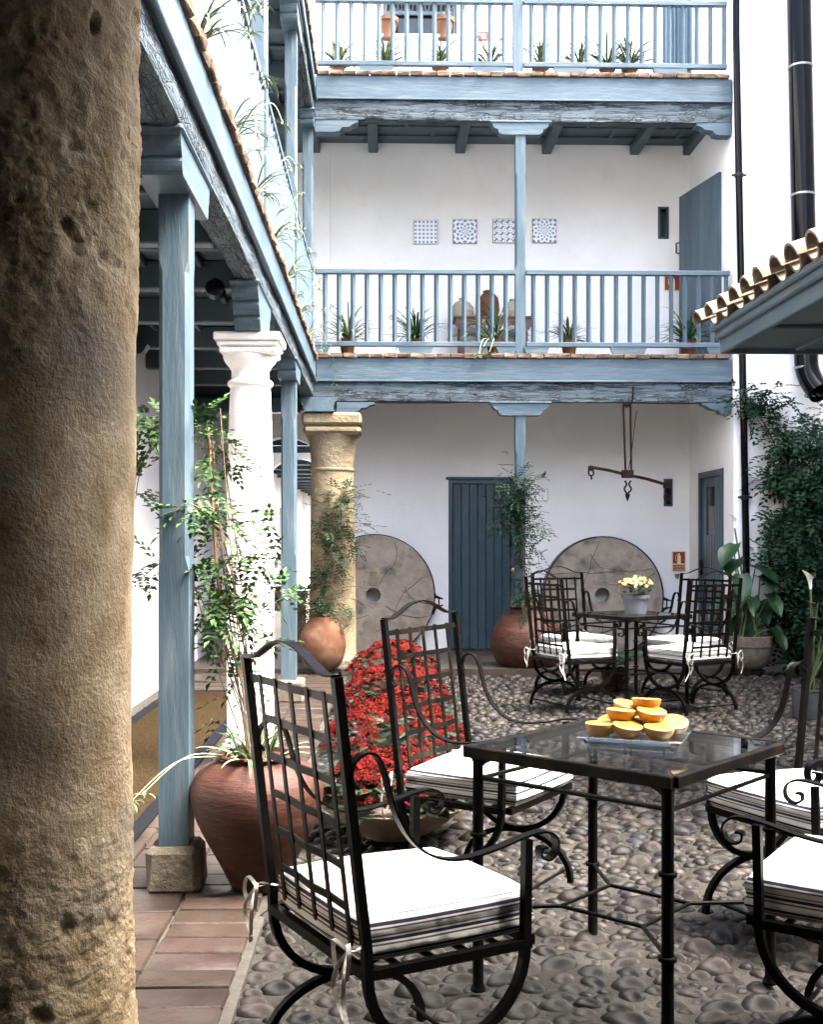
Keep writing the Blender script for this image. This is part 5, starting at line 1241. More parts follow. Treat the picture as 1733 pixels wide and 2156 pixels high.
# ---- signs and tiles on the back wall
def panel(name, label, cat, x0, x1, y, z0, z1, m, t=.012):
    q = MB(); r = thing(name, label, cat, ((x0 + x1) / 2, y, z0)); q.cbox(x0, x1, y - t, y - .001, z0, z1, .002); return r, part(q, 'plate', m, r)
def ext_sign(label, X, cx, z0, z1, wd, lower=True):
    # red fire extinguisher sign: cream border, bottle, two lines of lettering
    r, p = panel('fire_sign', label, 'sign', cx - wd / 2, cx + wd / 2, X, z0, z1, 'sign_cream'); b_ = .010; zm = z0 + (z1 - z0) * (.36 if lower else .02); y = X - .0125
    q = MB(); q.box(cx - wd / 2 + b_, cx + wd / 2 - b_, y - .002, y, zm + b_, z1 - b_)
    if lower: q.box(cx - wd / 2 + b_, cx + wd / 2 - b_, y - .002, y, z0 + b_, zm - .003)
    part(q, 'field', 'sign_red', r); y -= .0025; h = z1 - zm; q = MB()
    q.prism([(cx - .11 * wd, zm + .06 * h), (cx + .13 * wd, zm + .06 * h), (cx + .13 * wd, zm + .62 * h), (cx + .05 * wd, zm + .72 * h), (cx + .05 * wd, zm + .84 * h), (cx - .03 * wd, zm + .84 * h), (cx - .03 * wd, zm + .72 * h), (cx - .11 * wd, zm + .62 * h)], 'y', y - .001, y + .001); part(q, 'bottle', 'sign_cream', r)
    q = MB(); q.tube(ease([(cx - .03 * wd, y, zm + .78 * h), (cx - .2 * wd, y, zm + .7 * h), (cx - .24 * wd, y, zm + .5 * h), (cx - .18 * wd, y, zm + .2 * h)], 4), .003, 5); part(q, 'hose', 'sign_cream', r)
    if lower:
        for i, (tx, zz) in enumerate((('EXTINTOR', .205), ('INCENDIOS', .07))):
            cu = bpy.data.curves.new('lettering', 'FONT'); cu.body = tx; cu.size = .032; cu.align_x = 'CENTER'; cu.extrude = .0004
            cu.materials.append(MATS['sign_cream']); tmp = bpy.data.objects.new('tmp', cu); col.objects.link(tmp)
            me = bpy.data.meshes.new_from_object(tmp); bpy.data.objects.remove(tmp); o = link('lettering', me, r, (0, y - X, (z1 - z0) * zz)); o.rotation_euler = (pi / 2, 0, 0)
a = onY(1414, 1204, YB); b_ = onY(1443, 1160, YB); ext_sign('red fire extinguisher sign low on the back wall by the corner', YB, (a.x + b_.x) / 2, a.z, b_.z, b_.x - a.x)
a = onY(1397, 614, YB); b_ = onY(1433, 576, YB); ext_sign('red fire extinguisher sign behind the first balcony railing', YB, (a.x + b_.x) / 2, a.z, b_.z, b_.x - a.x, False)
a = onY(1006, 87, YB); b_ = onY(1026, 68, YB); r, p = panel('fire_sign', 'small red and white sign high behind the top railing', 'sign', a.x, b_.x, YB, a.z, b_.z, 'sign_red')
q = MB(); cx = (a.x + b_.x) / 2; q.box(cx - .015, cx + .03, YB - .015, YB - .0125, a.z + .02, b_.z - .03); q.box(cx - .04, cx + .03, YB - .0148, YB - .0126, b_.z - .045, b_.z - .025); part(q, 'mark', 'sign_white', r)
a = onY(1128, 1054, YB); b_ = onY(1152, 1031, YB); r, p = panel('wall_sign', 'small square white sign beside the ground floor post', 'sign', a.x, b_.x, YB, a.z, b_.z, 'sign_white')
cx, cz = (a.x + b_.x) / 2, (a.z + b_.z) / 2; q = MB(); q.tube([(cx - .0, YB - .013, cz + .012), (cx + .022, YB - .013, cz - .028)], .0045, 5); q.lathe([(.006, 0), (.006, .002)], 10, (cx + .012, YB - .014, cz + .034)); q.lathe([(.006, 0), (.006, .002)], 10, (cx - .02, YB - .014, cz - .016)); part(q, 'symbol', 'sign_grey', r)
q = MB(); q.cbox(a.x - .008, b_.x + .008, YB - .009, YB - .002, a.z - .008, b_.z + .008, .002); part(q, 'backing', 'sign_grey', r)
for i, (p0, p1, lab) in enumerate([((870, 515), (921, 465), 'blue and white wall tile with a fine grid, leftmost of four'), ((953, 514), (1004, 464), 'wall tile with a pale blue star rosette, second of four'), ((1037, 512), (1088, 463), 'grey blue wall tile partly behind the balcony post'), ((1120, 512), (1171, 463), 'wall tile with twelve dark blue petals, rightmost of four')]):
    a = onY(*p0, YB); b_ = onY(*p1, YB); cx, cz = (a.x + b_.x) / 2, (a.z + b_.z) / 2; o = thing('wall_tile', lab, 'tile', (cx, YB - .012, cz), group='glazed pattern tiles on the upper wall')
    q = MB(); hw = (b_.x - a.x) / 2; q.cbox(-hw + .006, hw - .006, -.012, .006, -hw + .006, hw - .006, .003); part(q, 'glazed_face', 'azulejo_%d' % i, o, world=False)
    q = MB(); q.cbox(-hw, hw, -.006, .011, -hw, hw, .003); part(q, 'edge', 'jar_buff', o, world=False)
# keyhole plate below the low sign
c = onY(1425, 1212, YB); r = thing('wall_hook', 'small dull metal hook under the low red sign', 'hook', tuple(c)); q = MB(); q.prism([(c.x - .03, c.z + .02), (c.x + .03, c.z + .025), (c.x + .02, c.z - .02), (c.x, c.z - .04), (c.x - .02, c.z - .02)], 'y', YB - .02, YB - .001); part(q, 'plate', 'steel', r)

# ---- console and jars on the first gallery
Yc = YB - .30
x0, x1 = onY(952, 690, Yc).x, onY(1120, 690, Yc).x; zt = onY(1000, 672, Yc).z
cn = thing('console_table', 'low brown wooden bench holding three jars on the first balcony', 'table', ((x0 + x1) / 2, Yc, Z1 + .03))
q = MB(); q.cbox(x0, x1, Yc - .2, Yc + .2, zt - .03, zt, .008); part(q, 'top', 'wood_brown', cn)
q = MB(); q.prism([(x0 + .03, zt - .031), (x1 - .03, zt - .031), (x1 - .02, zt - .09), (x1 - .05, zt - .145), (x1 - .12, zt - .15), (x1 - .2, zt - .10), (x0 + .2, zt - .10), (x0 + .12, zt - .15), (x0 + .05, zt - .145), (x0 + .02, zt - .09)], 'y', Yc - .19, Yc - .16); part(q, 'apron', 'wood_brown', cn)
for x in (x0 + .1, x1 - .1):
    for y in (Yc - .15, Yc + .15): q = MB(); q.cbox(x - .03, x + .03, y - .03, y + .03, Z1 + .03, zt - .031); part(q, 'leg', 'wood_brown', cn)
for px, pt, wpx, lab, m in ((973, 628, 50, 'round buff jar at the left of the bench upstairs', 'jar_buff'), (1028, 612, 46, 'tall orange clay jar in the middle of the bench upstairs', 'terracotta_light'), (1078, 630, 44, 'round buff jar at the right of the bench behind the post', 'jar_buff')):
    c = onY(px, 672, Yc); H_ = onY(px, pt, Yc).z - zt; R_ = wpx / 2 / F * Yc; o = thing('clay_jar', lab, 'jar', (c.x, Yc, zt), group='jars on the upstairs bench'); k = MB()
    if pt < 620: prf = [(R_ * .8, 0), (R_ * .98, H_ * .25), (R_, H_ * .5), (R_ * .9, H_ * .72), (R_ * .6, H_ * .86), (R_ * .42, H_ * .9), (R_ * .5, H_ * .94), (R_ * .5, H_ * .97), (R_ * .3, H_)]
    else: prf = [(R_ * .85, 0), (R_, H_ * .3), (R_ * .93, H_ * .55), (R_ * .65, H_ * .76), (R_ * .3, H_ * .87), (R_ * .22, H_ * .9), (R_ * .3, H_ * .94), (R_ * .3, H_ * .97), (R_ * .15, H_)]
    k.lathe(prf, 28, (c.x, Yc, zt)); part(k, 'body', m, o, smooth=60)

# ---- pots along the balconies
rn = random.Random(5)
for px, ln, lab in ((731, .30, 'spider plant pot nearest the left corner of the first balcony'), (874, .30, 'second spider plant pot from the left on the first balcony'), (1040, .32, 'spider plant pot with trailing runners before the jars'), (1198, .28, 'spider plant pot right of the middle post on the first balcony'), (1448, .33, 'dark spider plant pot below the open door leaf')):
    p = onY(px, 700, YG + .22); o = potted(lab, p.x, p.y, Z1 + .04, .085, .19, 64, ln * rn.uniform(1.2, 1.8), rn, wd=.022, group='plants on the first balcony', rise=(.2, 1.45), pale=px in (731, 1040, 1198))
    if px == 1040:
        k = MB()
        for e in ((1008, 745), (1030, 742), (1018, 730)):
            t = onY(*e, YG - .05); k.tube(ease([Vector((p.x, p.y, Z1 + .22)), Vector((t.x + .05, YG + .0, Z1 + .20)), t], 6), .004, 5)
        part(k, 'runner', 'leaf_pale', o); k = MB()
        for e in ((1008, 748), (1030, 745)): spider(k, onY(*e, YG - .05), 12, .08, .010, rn, (-.8, .5))
        part(k, 'plantlet', ['leaf_strap', 'leaf_pale'], o, recalc=False)
for px, ln, lab in ((711, .27, 'spider plant pot at the left end of the top balcony'), (811, .24, 'second spider plant pot on the top balcony'), (926, .26, 'third spider plant pot on the top balcony below the window'), (1030, .29, 'bushy spider plant pot below the small red sign'), (1137, .24, 'spider plant pot just right of the top post'), (1220, .25, 'second spider plant pot right of the top post'), (1278, .28, 'third spider plant pot right of the top post'), (1325, .27, 'spider plant pot beside the pale blue curtain')):
    p = onY(px, 120, YG + .24); potted(lab, p.x, p.y, Z2 + .05, .08, .17, rn.randrange(40, 75), ln * rn.uniform(1.1, 1.75), rn, wd=.022, group='plants on the top balcony', rise=(.3, 1.45))
for px, lab in ((817, 'terracotta pot at the left of the upper window sill'), (935, 'terracotta pot at the right of the upper window sill')):
    p = onY(px, 80, YB - .05); potted(lab, p.x, p.y, onY(px, 80, YB - .05).z - .02, .105, .24, 9, .2, rn, wd=.012, group='pots on the upper window sill', rise=(.8, 1.5))
# ---- hanging plants along the left gallery edge
rn = random.Random(11)
for i, (y, lab) in enumerate([(4.6, 'spider plant trailing over the left ledge nearest the viewer'), (5.6, 'spider plant trailing over the left ledge, second from viewer'), (6.6, 'wispy plant on the left ledge under the upper post'), (7.6, 'spider plant trailing on the left ledge past the upper post'), (8.7, 'spider plant on the left ledge above the far post'), (10.0, 'hanging spider plant near the corner of the left ledge'), (11.2, 'hanging spider plant at the corner of the two balconies')]):
    x = -.70; o = thing('trailing_plant', lab, 'plant', (x, y, Z1 + .02), group='plants trailing over the left ledge'); k = MB(); b_ = Vector((x - .02, y, Z1 + .12))
    q = pot_mesh(.07, .13); q.v = [(p[0] - .80, p[1] + y, p[2] + Z1 + .02) for p in q.v]; part(q, 'pot', 'terracotta_light', o, smooth=35)
    for j in range(16): strap_leaf(k, b_ + Vector((0, rn.uniform(-.1, .1), 0)), rn.uniform(-1.3, 1.3), rn.uniform(.16, .30), rn.uniform(.1, .9), .010, rn.uniform(.8, 1.8))
    st = MB()
    for j in range(4):
        e = Vector((x + rn.uniform(.08, .2), y + rn.uniform(-.3, .3), Z1 + rn.uniform(-.12, .45))); st.tube(ease([b_, (b_ + e) / 2 + Vector((.05, 0, .12)), e], 6), .0022, 4); spider(k, e, 11, .075, .007, rn, (-.8, .8))
    part(st, 'runner', 'leaf_pale', o); part(k, 'leaves', ['leaf_strap', 'leaf_pale'], o, recalc=False, smooth=180)
# small flowering strand hanging below the corner
k = MB(); st = MB(); p = [onY(700, 748, YG - .04), onY(706, 790, YG - .04), onY(694, 822, YG - .04)]; o = thing('flower_strand', 'thin strand with tiny white flowers hanging below the first balcony', 'plant', tuple(p[0])); st.tube(ease(p, 4), .003, 4); part(st, 'stem', 'stalk', o)
for i in range(16):
    c = ease(p, 8)[rn.randrange(16)] + Vector((rn.uniform(-.05, .05), rn.uniform(-.03, 0), rn.uniform(-.03, .03))); k.mi = 0 if i % 3 else 1; spider(k, c, 3, .03, .008, rn, (-.5, .9), False)
part(k, 'florets', ['leaf_strap', 'flower_white'], o, recalc=False)

# ---- other jars with plants
def cpos(px, py, z=0.0): return onZ(px, py, z)
c = cpos(678, 1412, .05); c = Vector((c.x, c.y + .1, .05)); j = tinaja('round orange clay jar in front of the back ochre column', c, .236, .565, .115, 'terracotta_light', .46, True)
o = thing('spider_plant', 'grassy spider plant in the round orange jar', 'plant', (c.x, c.y, .60)); k = MB(); spider(k, Vector((c.x, c.y, .595)), 90, .21, .012, rn, (.4, 1.5), True); part(k, 'leaves', ['leaf_strap', 'leaf_pale'], o, recalc=False, smooth=180)
c = cpos(1112, 1418, .0); c = Vector((c.x, c.y + .1, .0)); j = tinaja('large dark red jar in front of the back door', c, .372, .685, .165, 'terracotta', .44, True)
o = thing('spider_plant', 'grassy spider plant in the large dark red jar', 'plant', (c.x, c.y, .7)); k = MB(); spider(k, Vector((c.x - .02, c.y, .67)), 110, .26, .012, rn, (.3, 1.4), True); part(k, 'leaves', ['leaf_strap', 'leaf_pale'], o, recalc=False, smooth=180)
JR = c
# ---- climbers on the back column and the ground-floor post
def climber(label, path, n, spread, ln, base, m='leaf_dark', arms=(), lw=.009):
    o = thing('climbing_plant', label, 'plant', base); k = MB(); s = MB(); s.tube(ease(path, 8), .006, 6)
    for i in range(5): s.tube(ease([Vector(p) + Vector((rn.gauss(0, spread * .5), rn.gauss(0, spread * .4), 0)) for p in path], 6), .003, 4)
    for a in arms: s.tube(ease(a, 5), .003, 4)
    part(s, 'stems', 'twig', o); foliage_along(k, path, n, spread, ln, rn, 3, lw)
    for a in arms: foliage_along(k, a, 16, .03, ln * .9, rn, 3, lw)
    part(k, 'foliage', m, o, recalc=False); return o
Yv = yk - .30
vp = [onY(672, 1300, Yv), onY(678, 1230, Yv), onY(700, 1150, Yv), onY(702, 1090, Yv), onY(720, 1035, Yv)]
climber('dark green creeper climbing the back ochre column', vp, 400, .085, .12, tuple(onY(672, 1300, Yv)), arms=[[onY(710, 1080, Yv), onY(750, 1060, Yv), onY(745, 1030, Yv)], [onY(705, 1120, Yv), onY(745, 1100, Yv), onY(782, 1110, Yv)], [onY(690, 1160, Yv), onY(735, 1150, Yv), onY(760, 1170, Yv)], [onY(680, 1260, Yv), onY(730, 1270, Yv), onY(735, 1310, Yv)]])
Yv = YG - .12
vp = [onY(1100, 1290, Yv), onY(1104, 1200, Yv), onY(1098, 1120, Yv), onY(1096, 1050, Yv), onY(1098, 1010, Yv)]
climber('dark green creeper climbing the ground floor post', vp, 150, .05, .12, tuple(onY(1100, 1290, Yv)), arms=[[onY(1098, 1040, Yv), onY(1060, 1030, Yv), onY(1040, 1050, Yv)], [onY(1098, 1100, Yv), onY(1060, 1090, Yv), onY(1040, 1120, Yv)], [onY(1098, 1010, Yv), onY(1120, 1000, Yv), onY(1138, 1010, Yv)], [onY(1100, 1110, Yv), onY(1140, 1110, Yv), onY(1175, 1132, Yv)], [onY(1100, 1130, Yv), onY(1130, 1160, Yv), onY(1135, 1190, Yv)], [onY(1096, 1060, Yv), onY(1075, 1080, Yv), onY(1060, 1070, Yv)]])
o = bpy.data.objects[-1] if False else None
k = MB(); rr2 = onY(1090, 1070, Yv); 
for i in range(240):
    a = Vector((rr2.x + rn.gauss(0, .11), rr2.y + rn.gauss(0, .06), rr2.z + rn.gauss(.0, .17))); pinnate(k, a, Vector((rn.uniform(-1, 1), rn.uniform(-1, .3), rn.uniform(-.6, .4))), Vector((0, 0, 1)), .11 * rn.uniform(.6, 1.2), 3, .009, rn)
part(k, 'foliage', 'leaf_dark', [x for x in bpy.data.objects if x.get('label') == 'dark green creeper climbing the ground floor post'][0], recalc=False)

# ---- creeper covering the right wall
o = thing('wall_creeper', 'dense dark creeper covering the right wall', 'plant', (4.3, YW - .2, 0)); k = MB(); s = MB()
def edge_px(py):      # left outline of the creeper in the picture plane of the wall
    pts = [(820, 1640), (850, 1632), (900, 1628), (960, 1618), (1010, 1610), (1060, 1626), (1110, 1622), (1150, 1612), (1190, 1628), (1250, 1640), (1330, 1642), (1440, 1650)]
    for (a, b_), (c_, d_) in zip(pts, pts[1:]):
        if a <= py <= c_: return b_ + (d_ - b_) * (py - a) / (c_ - a) + 10
    return 1650
made = 0
clumps = [(rn.uniform(1640, 1800), rn.uniform(860, 1430), rn.uniform(10, 30)) for _ in range(85)]
while made < 1550:
    if made % 3:
        q_ = rn.choice(clumps); px, py = q_[0] + rn.gauss(0, q_[2]), q_[1] + rn.gauss(0, q_[2] * .7); e = edge_px(py)
        if px < e - 12: continue
    else:
        py = rn.uniform(835, 1440); e = edge_px(py); px = e + abs(rn.gauss(0, 1)) * 60 + rn.uniform(-26, 30)
    if px > 1830 or not 830 < py < 1445: continue
    if py < 900 and rn.random() > .35: continue
    core = max(0, min(1, (px - e) / 60))
    p = onY(px, py, YW - .04 - rn.random() * (.08 + .5 * core))
    pinnate(k, p, Vector((rn.uniform(-1, .8), -.5 + rn.uniform(-.8, .5), rn.uniform(-.8, .3))), Vector((0, -.5, 1)), .17 * rn.uniform(.55, 1.3), 3, .019 * rn.uniform(.7, 1.2), rn); made += 1
for tgt in ((1590, 862), (1570, 830), (1605, 840), (1632, 870), (1660, 880), (1720, 880), (1560, 835), (1580, 838), (1600, 1010), (1598, 1160)):
    a = onY(1660, max(1000, tgt[1] + 60), YW - .08); e = onY(*tgt, YW - .10); pth = [a, (a + e) / 2 + Vector((-.03, 0, .1)), e]; s.tube(ease(pth, 6), .004, 4); foliage_along(k, pth, 16, .05, .14, rn, 3, .015, dens=lambda q: .5 + .5 * q.random())
cc = onY(1590, 842, YW - .14)
for i in range(55): pinnate(k, cc + Vector((rn.gauss(0, .13), rn.gauss(0, .05), rn.gauss(0, .08))), Vector((rn.uniform(-1, 1), rn.uniform(-1, .2), rn.uniform(-.8, .4))), Vector((0, 0, 1)), .13, 3, .015, rn)
for i in range(9): x_ = rn.uniform(1660, 1760); s.tube(ease([onY(x_, 1420, YW - .1), onY(x_ + rn.uniform(-15, 15), 1250, YW - .12), onY(x_ + rn.uniform(-40, 10), rn.uniform(880, 1050), YW - .07)], 8), .012, 6)
part(s, 'stems', 'twig', o); part(k, 'foliage', 'leaf_dark', o, recalc=False)

# ---- arum lilies
def arum_leaf(c, az, ln, wd, tilt):
    k = MB(); n = 9; d = Vector((cos(az) * cos(tilt), sin(az) * cos(tilt), sin(tilt))); s = Vector((-sin(az), cos(az), 0)); u = s.cross(d) * -1
    for i in range(n + 1):
        t = i / n; w_ = wd * (sin(pi * min(1, t * .92 + .18)) ** .8) * (1 - .15 * t) if t < 1 else .002; p = c + d * (ln * (t - .12)) - Vector((0, 0, 1)) * ln * .35 * t * t
        wv = .012 * sin(t * 9 + az)
        k.v += [tuple(p - s * w_ + u * (w_ * .35 + wv)), tuple(p - s * w_ * .5 + u * w_ * .12), tuple(p), tuple(p + s * w_ * .5 + u * w_ * .12), tuple(p + s * w_ + u * (w_ * .35 - wv))]
    for i in range(n):
        for j in range(4): a = i * 5 + j; k.f.append((a, a + 1, a + 6, a + 5)); k.m.append(0)
    return k
def arum(label, c, leaves, flowers, mouth):
    o = thing('arum_lily', label, 'plant', tuple(c))
    for (p, az, ln, wd, tilt) in leaves:
        k = MB(); b_ = c + Vector((rn.uniform(-mouth, mouth), rn.uniform(-mouth, mouth), 0)); k.tube(ease([b_, (b_ + p) / 2 + Vector((rn.uniform(-.03, .03), 0, .04)), p], 6), [.011 - .005 * i / 12 for i in range(13)], 6); part(k, 'stalk', 'stalk', o, smooth=60)
        part(arum_leaf(p, az, ln, wd, tilt), 'leaf', 'leaf_big', o, smooth=180, recalc=False)
    for p in flowers:
        k = MB(); b_ = c; k.tube(ease([b_, (b_ + p) / 2 + Vector((.02, 0, 0)), p], 6), .009, 6); part(k, 'flower_stalk', 'stalk', o, smooth=60)
        k = MB(); N = 14
        for j, (rr_, z) in enumerate(((.010, -.02), (.014, .03), (.024, .07), (.045, .10))):
            for i in range(N): a = 2 * pi * i / N; k.v.append((p.x + rr_ * cos(a) - (.02 * (j / 3) ** 2), p.y + rr_ * sin(a), p.z + z + (.03 * cos(a - pi) * (j / 3) ** 2)))
        for j in range(3):
            for i in range(N): q = (i + 1) % N; k.f.append((j * N + i, j * N + q, (j + 1) * N + q, (j + 1) * N + i)); k.m.append(0)
        part(k, 'flower', 'flower_white', o, smooth=180, recalc=False)
    return o
cp = onZ(1588, 1425, 0); cp = Vector((cp.x - .02, cp.y + .15, 0))
o = thing('stone_pot', 'wide weathered pot with thick rim on the right', 'pot', tuple(cp)); k = MB(); k.lathe([(.12, .06), (.15, .075), (.20, .14), (.232, .24), (.238, .29), (.248, .30), (.252, .40), (.236, .405), (.228, .36), (.001, .35)], 36, tuple(cp), .03); part(k, 'body', 'old_pot', o, smooth=35)
k = MB(); k.lathe([(.17, 0), (.17, .058), (.1, .059)], 20, tuple(cp)); part(k, 'foot', 'lamp_black', o, smooth=35)
Yp = cp.y
lv = []
for (px, py, dir_, ln, wd, tl) in [(1545, 1150, pi, .34, .10, -.25), (1548, 1180, pi * 1.15, .26, .10, .1), (1560, 1215, -1.2, .28, .09, -.5), (1590, 1195, .3, .36, .10, .3), (1600, 1215, -.3, .34, .10, .0), (1560, 1255, pi, .38, .09, -.1), (1530, 1262, pi * .9, .42, .09, -.1), (1600, 1270, -.8, .3, .09, -.4), (1620, 1255, -.5, .3, .08, -.2), (1615, 1305, -.4, .3, .08, -.4), (1575, 1300, -1.6, .3, .07, -.9), (1585, 1260, -1.5, .32, .06, .9), (1550, 1300, pi, .26, .07, -.6), (1630, 1325, -.2, .28, .07, -.3), (1565, 1240, 2.6, .25, .08, .2)]:
    lv.append((onY(px, py, Yp + rn.uniform(-.2, .05)), -pi / 2 + (dir_ - (pi if dir_ > 2 else 0)) * .5 + (-.9 if dir_ > 2 else .5), ln, wd * 1.15, min(tl, 0) - .45 + rn.uniform(-.15, .25)))
arum('tall arum lily with broad leaves in the wide weathered pot', Vector((cp.x, cp.y, .36)), lv, [onY(1546, 1108, Yp)], .12)
cb2 = onZ(1712, 1515, 0); cb2 = Vector((cb2.x, cb2.y + .12, 0)); Yp = cb2.y
o = thing('zinc_bucket', 'galvanised bucket behind the chair at the right edge', 'bucket', tuple(cb2)); k = MB(); k.lathe([(.105, 0), (.108, .01), (.118, .21), (.126, .214), (.126, .228), (.114, .226), (.110, .16), (.001, .155)], 28, tuple(cb2)); part(k, 'body', 'galvanised', o, smooth=35)
lv = [(onY(px, py, Yp + rn.uniform(-.1, .1)), a, ln, wd, tl) for px, py, a, ln, wd, tl in [(1712, 1275, -1.6, .22, .08, .5), (1722, 1265, -.9, .22, .07, .3), (1745, 1300, 0, .3, .08, .1), (1690, 1395, pi, .2, .06, -.2), (1760, 1350, .2, .3, .07, -.2), (1730, 1330, -1.2, .2, .06, .2)]]
arum('arum lily growing in the galvanised bucket at the right edge', Vector((cb2.x, cb2.y, .16)), lv, [onY(1706, 1235, Yp)], .06)

# ---- bowls of red kalanchoe in a row
def kalanchoe(label, c, R_, H_, fr, fh, nf, m, floret=.011, bowl=True, leaves=120):
    o = thing('red_flower_pot', label, 'plant', tuple(c), group='pots of red flowers in a row'); k = MB()
    if bowl: prf = [(R_ * .42, 0), (R_ * .45, .012), (R_ * .75, H_ * .5), (R_ * .93, H_ * .88), (R_ * 1.03, H_ * .92), (R_ * 1.05, H_), (R_ * .97, H_ * 1.0), (R_ * .9, H_ * .9), (.001, H_ * .86)]
    else: prf = [(R_ * .7, 0), (R_ * .95, H_ * .8), (R_ * 1.08, H_ * .82), (R_ * 1.08, H_), (R_ * .95, H_), (.001, H_ * .9)]
    k.lathe(prf, 36, tuple(c), .012); part(k, 'bowl', m, o, smooth=35)
    lf = MB()
    for i in range(leaves * 2):
        a = rn.uniform(0, 2 * pi); r_ = fr * sqrt(rn.random()) * 1.02; p = c + Vector((cos(a) * r_, sin(a) * r_, H_ + (fh - .02) * (1 - .45 * (r_ / fr) ** 3) * rn.random())); az = a + rn.uniform(-.8, .8); l = rn.uniform(.05, .09); d = Vector((cos(az), sin(az), rn.uniform(-.3, .4))); s = Vector((-sin(az), cos(az), 0)) * l * .42
        lf.add([p, p + d * l * .5 + s, p + d * l - Vector((0, 0, .012)), p + d * l * .5 - s], [(0, 1, 2, 3)])
    part(lf, 'foliage', 'kalanchoe_leaf', o, recalc=False, smooth=180)
    fl = MB(); heads = []
    for i in range(nf):
        a = rn.uniform(0, 2 * pi); r_ = fr * sqrt(rn.random()) * 1.04; z = H_ + fh * (1 - .66 * (r_ / fr) ** 2.5) + rn.uniform(-.018, .018); hc = c + Vector((cos(a) * r_, sin(a) * r_, z)); hr = rn.uniform(.022, .036)
        for j in range(int(30 * hr / .03)):
            b_ = rn.uniform(0, 2 * pi); q = sqrt(rn.random()); nrm_ = Vector((cos(b_) * q * .8 + cos(a) * .35 * r_ / fr, sin(b_) * q * .8 + sin(a) * .35 * r_ / fr, 1.0 - q * .5)).normalized()
            p = hc + Vector((cos(b_) * q * hr, sin(b_) * q * hr, hr * .55 * (1 - q * q) + rn.uniform(-.005, .005))); u = nrm_.orthogonal().normalized(); w_ = nrm_.cross(u); ph = rn.uniform(0, 1.5)
            vs_ = [p - nrm_ * .001]; fs_ = []
            for t in range(4):
                e = ph + t * pi / 2; d = u * cos(e) + w_ * sin(e); sd_ = u * -sin(e) + w_ * cos(e); f = floret * rn.uniform(.8, 1.2); vs_ += [p + d * f * .55 + sd_ * f * .36 + nrm_ * .002, p + d * f + nrm_ * .001, p + d * f * .55 - sd_ * f * .36 + nrm_ * .002]; fs_.append((0, 1 + 3 * t, 2 + 3 * t, 3 + 3 * t))
            fl.add(vs_, fs_)
    part(fl, 'flowers', 'kalanchoe_red', o, recalc=False); return o
b1 = onZ(832, 1762, 0); kalanchoe('big clay bowl of red flowers nearest the viewer', Vector((b1.x, b1.y + .0, .012)), .335, .155, .345, .21, 300, 'bowl_clay', .0085, leaves=320)
b2 = cw(-.085, 6.15); kalanchoe('second pot of red flowers behind the big clay bowl', Vector((*b2, .012)), .27, .19, .375, .31, 240, 'bowl_clay', .0092)
b3 = cw(-.105, 7.5); kalanchoe('third pot of red flowers in the row', Vector((*b3, .012)), .27, .2, .375, .32, 215, 'old_pot', .0102)
b4 = cw(-.14, 9.1); kalanchoe('farthest pot of red flowers below the millstone', Vector((*b4, .012)), .27, .22, .35, .32, 190, 'terracotta', .0112)

# ---- grey pot of yellow flowers on the far table
c = Vector((TB.x + .03, TB.y - .02, .756)); o = thing('flower_pot', 'grey pot of small yellow flowers on the far table', 'plant', tuple(c)); k = MB(); k.lathe([(.085, 0), (.106, .125), (.118, .127), (.118, .155), (.105, .155), (.10, .14), (.001, .135)], 28, tuple(c)); part(k, 'pot', 'pot_grey', o, smooth=35)
k = MB()
for i in range(170):
    a = rn.uniform(0, 2 * pi); r_ = .13 * sqrt(rn.random()); p = c + Vector((cos(a) * r_, sin(a) * r_, .15 + rn.random() * .10)); d = Vector((cos(a), sin(a), rn.uniform(-.2, .6))) * .05; s = Vector((-sin(a), cos(a), 0)) * .018; k.add([p, p + d * .5 + s, p + d, p + d * .5 - s], [(0, 1, 2, 3)])
part(k, 'foliage', 'kalanchoe_leaf', o, recalc=False); k = MB()
for i in range(75):
    a = rn.uniform(0, 2 * pi); r_ = .145 * sqrt(rn.random()); p = c + Vector((cos(a) * r_, sin(a) * r_, .225 + .06 * (1 - (r_ / .15) ** 2) + rn.uniform(-.03, .03))); n_ = Vector((cos(a) * .6, sin(a) * .6 - .4, .8)).normalized(); u = n_.orthogonal().normalized(); w_ = n_.cross(u); vs_ = [p]; fs_ = []
    for t in range(5):
        e = t * 2 * pi / 5; d = u * cos(e) + w_ * sin(e); sd_ = u * -sin(e) + w_ * cos(e); vs_ += [p + d * .010 + sd_ * .008, p + d * .019 + n_ * .003, p + d * .010 - sd_ * .008]; fs_.append((0, 1 + 3 * t, 2 + 3 * t, 3 + 3 * t))
    k.add(vs_, fs_)
part(k, 'flowers', 'flower_yellow', o, recalc=False)

# ---- fern under the far table
c = Vector((*cw(1.83, 10.45), .06)); o = thing('fern', 'dark green fern on the ground behind the far table', 'plant', tuple(c)); k = MB()
for i in range(70):
    az = rn.uniform(0, 2 * pi); l = rn.uniform(.3, .55)
    for j in range(12):
        t = j / 12; p = c + Vector((cos(az) * l * t, sin(az) * l * t, .12 + .38 * (t * 1.5 - 1.3 * t * t)))
        for e in (-1, 1):
            s = Vector((-sin(az) * e, cos(az) * e, -.2)) * (.10 * (1 - t) + .012); d = Vector((cos(az), sin(az), 0)) * .03; k.add([p - d * .4, p + s + d, p + d], [(0, 1, 2)])
part(k, 'fronds', 'leaf_big', o, recalc=False); k = MB(); k.lathe([(.09, -.05), (.12, .13), (.13, .15), (.11, .15), (.001, .13)], 20, tuple(c)); part(k, 'pot', 'terracotta', o, smooth=35)

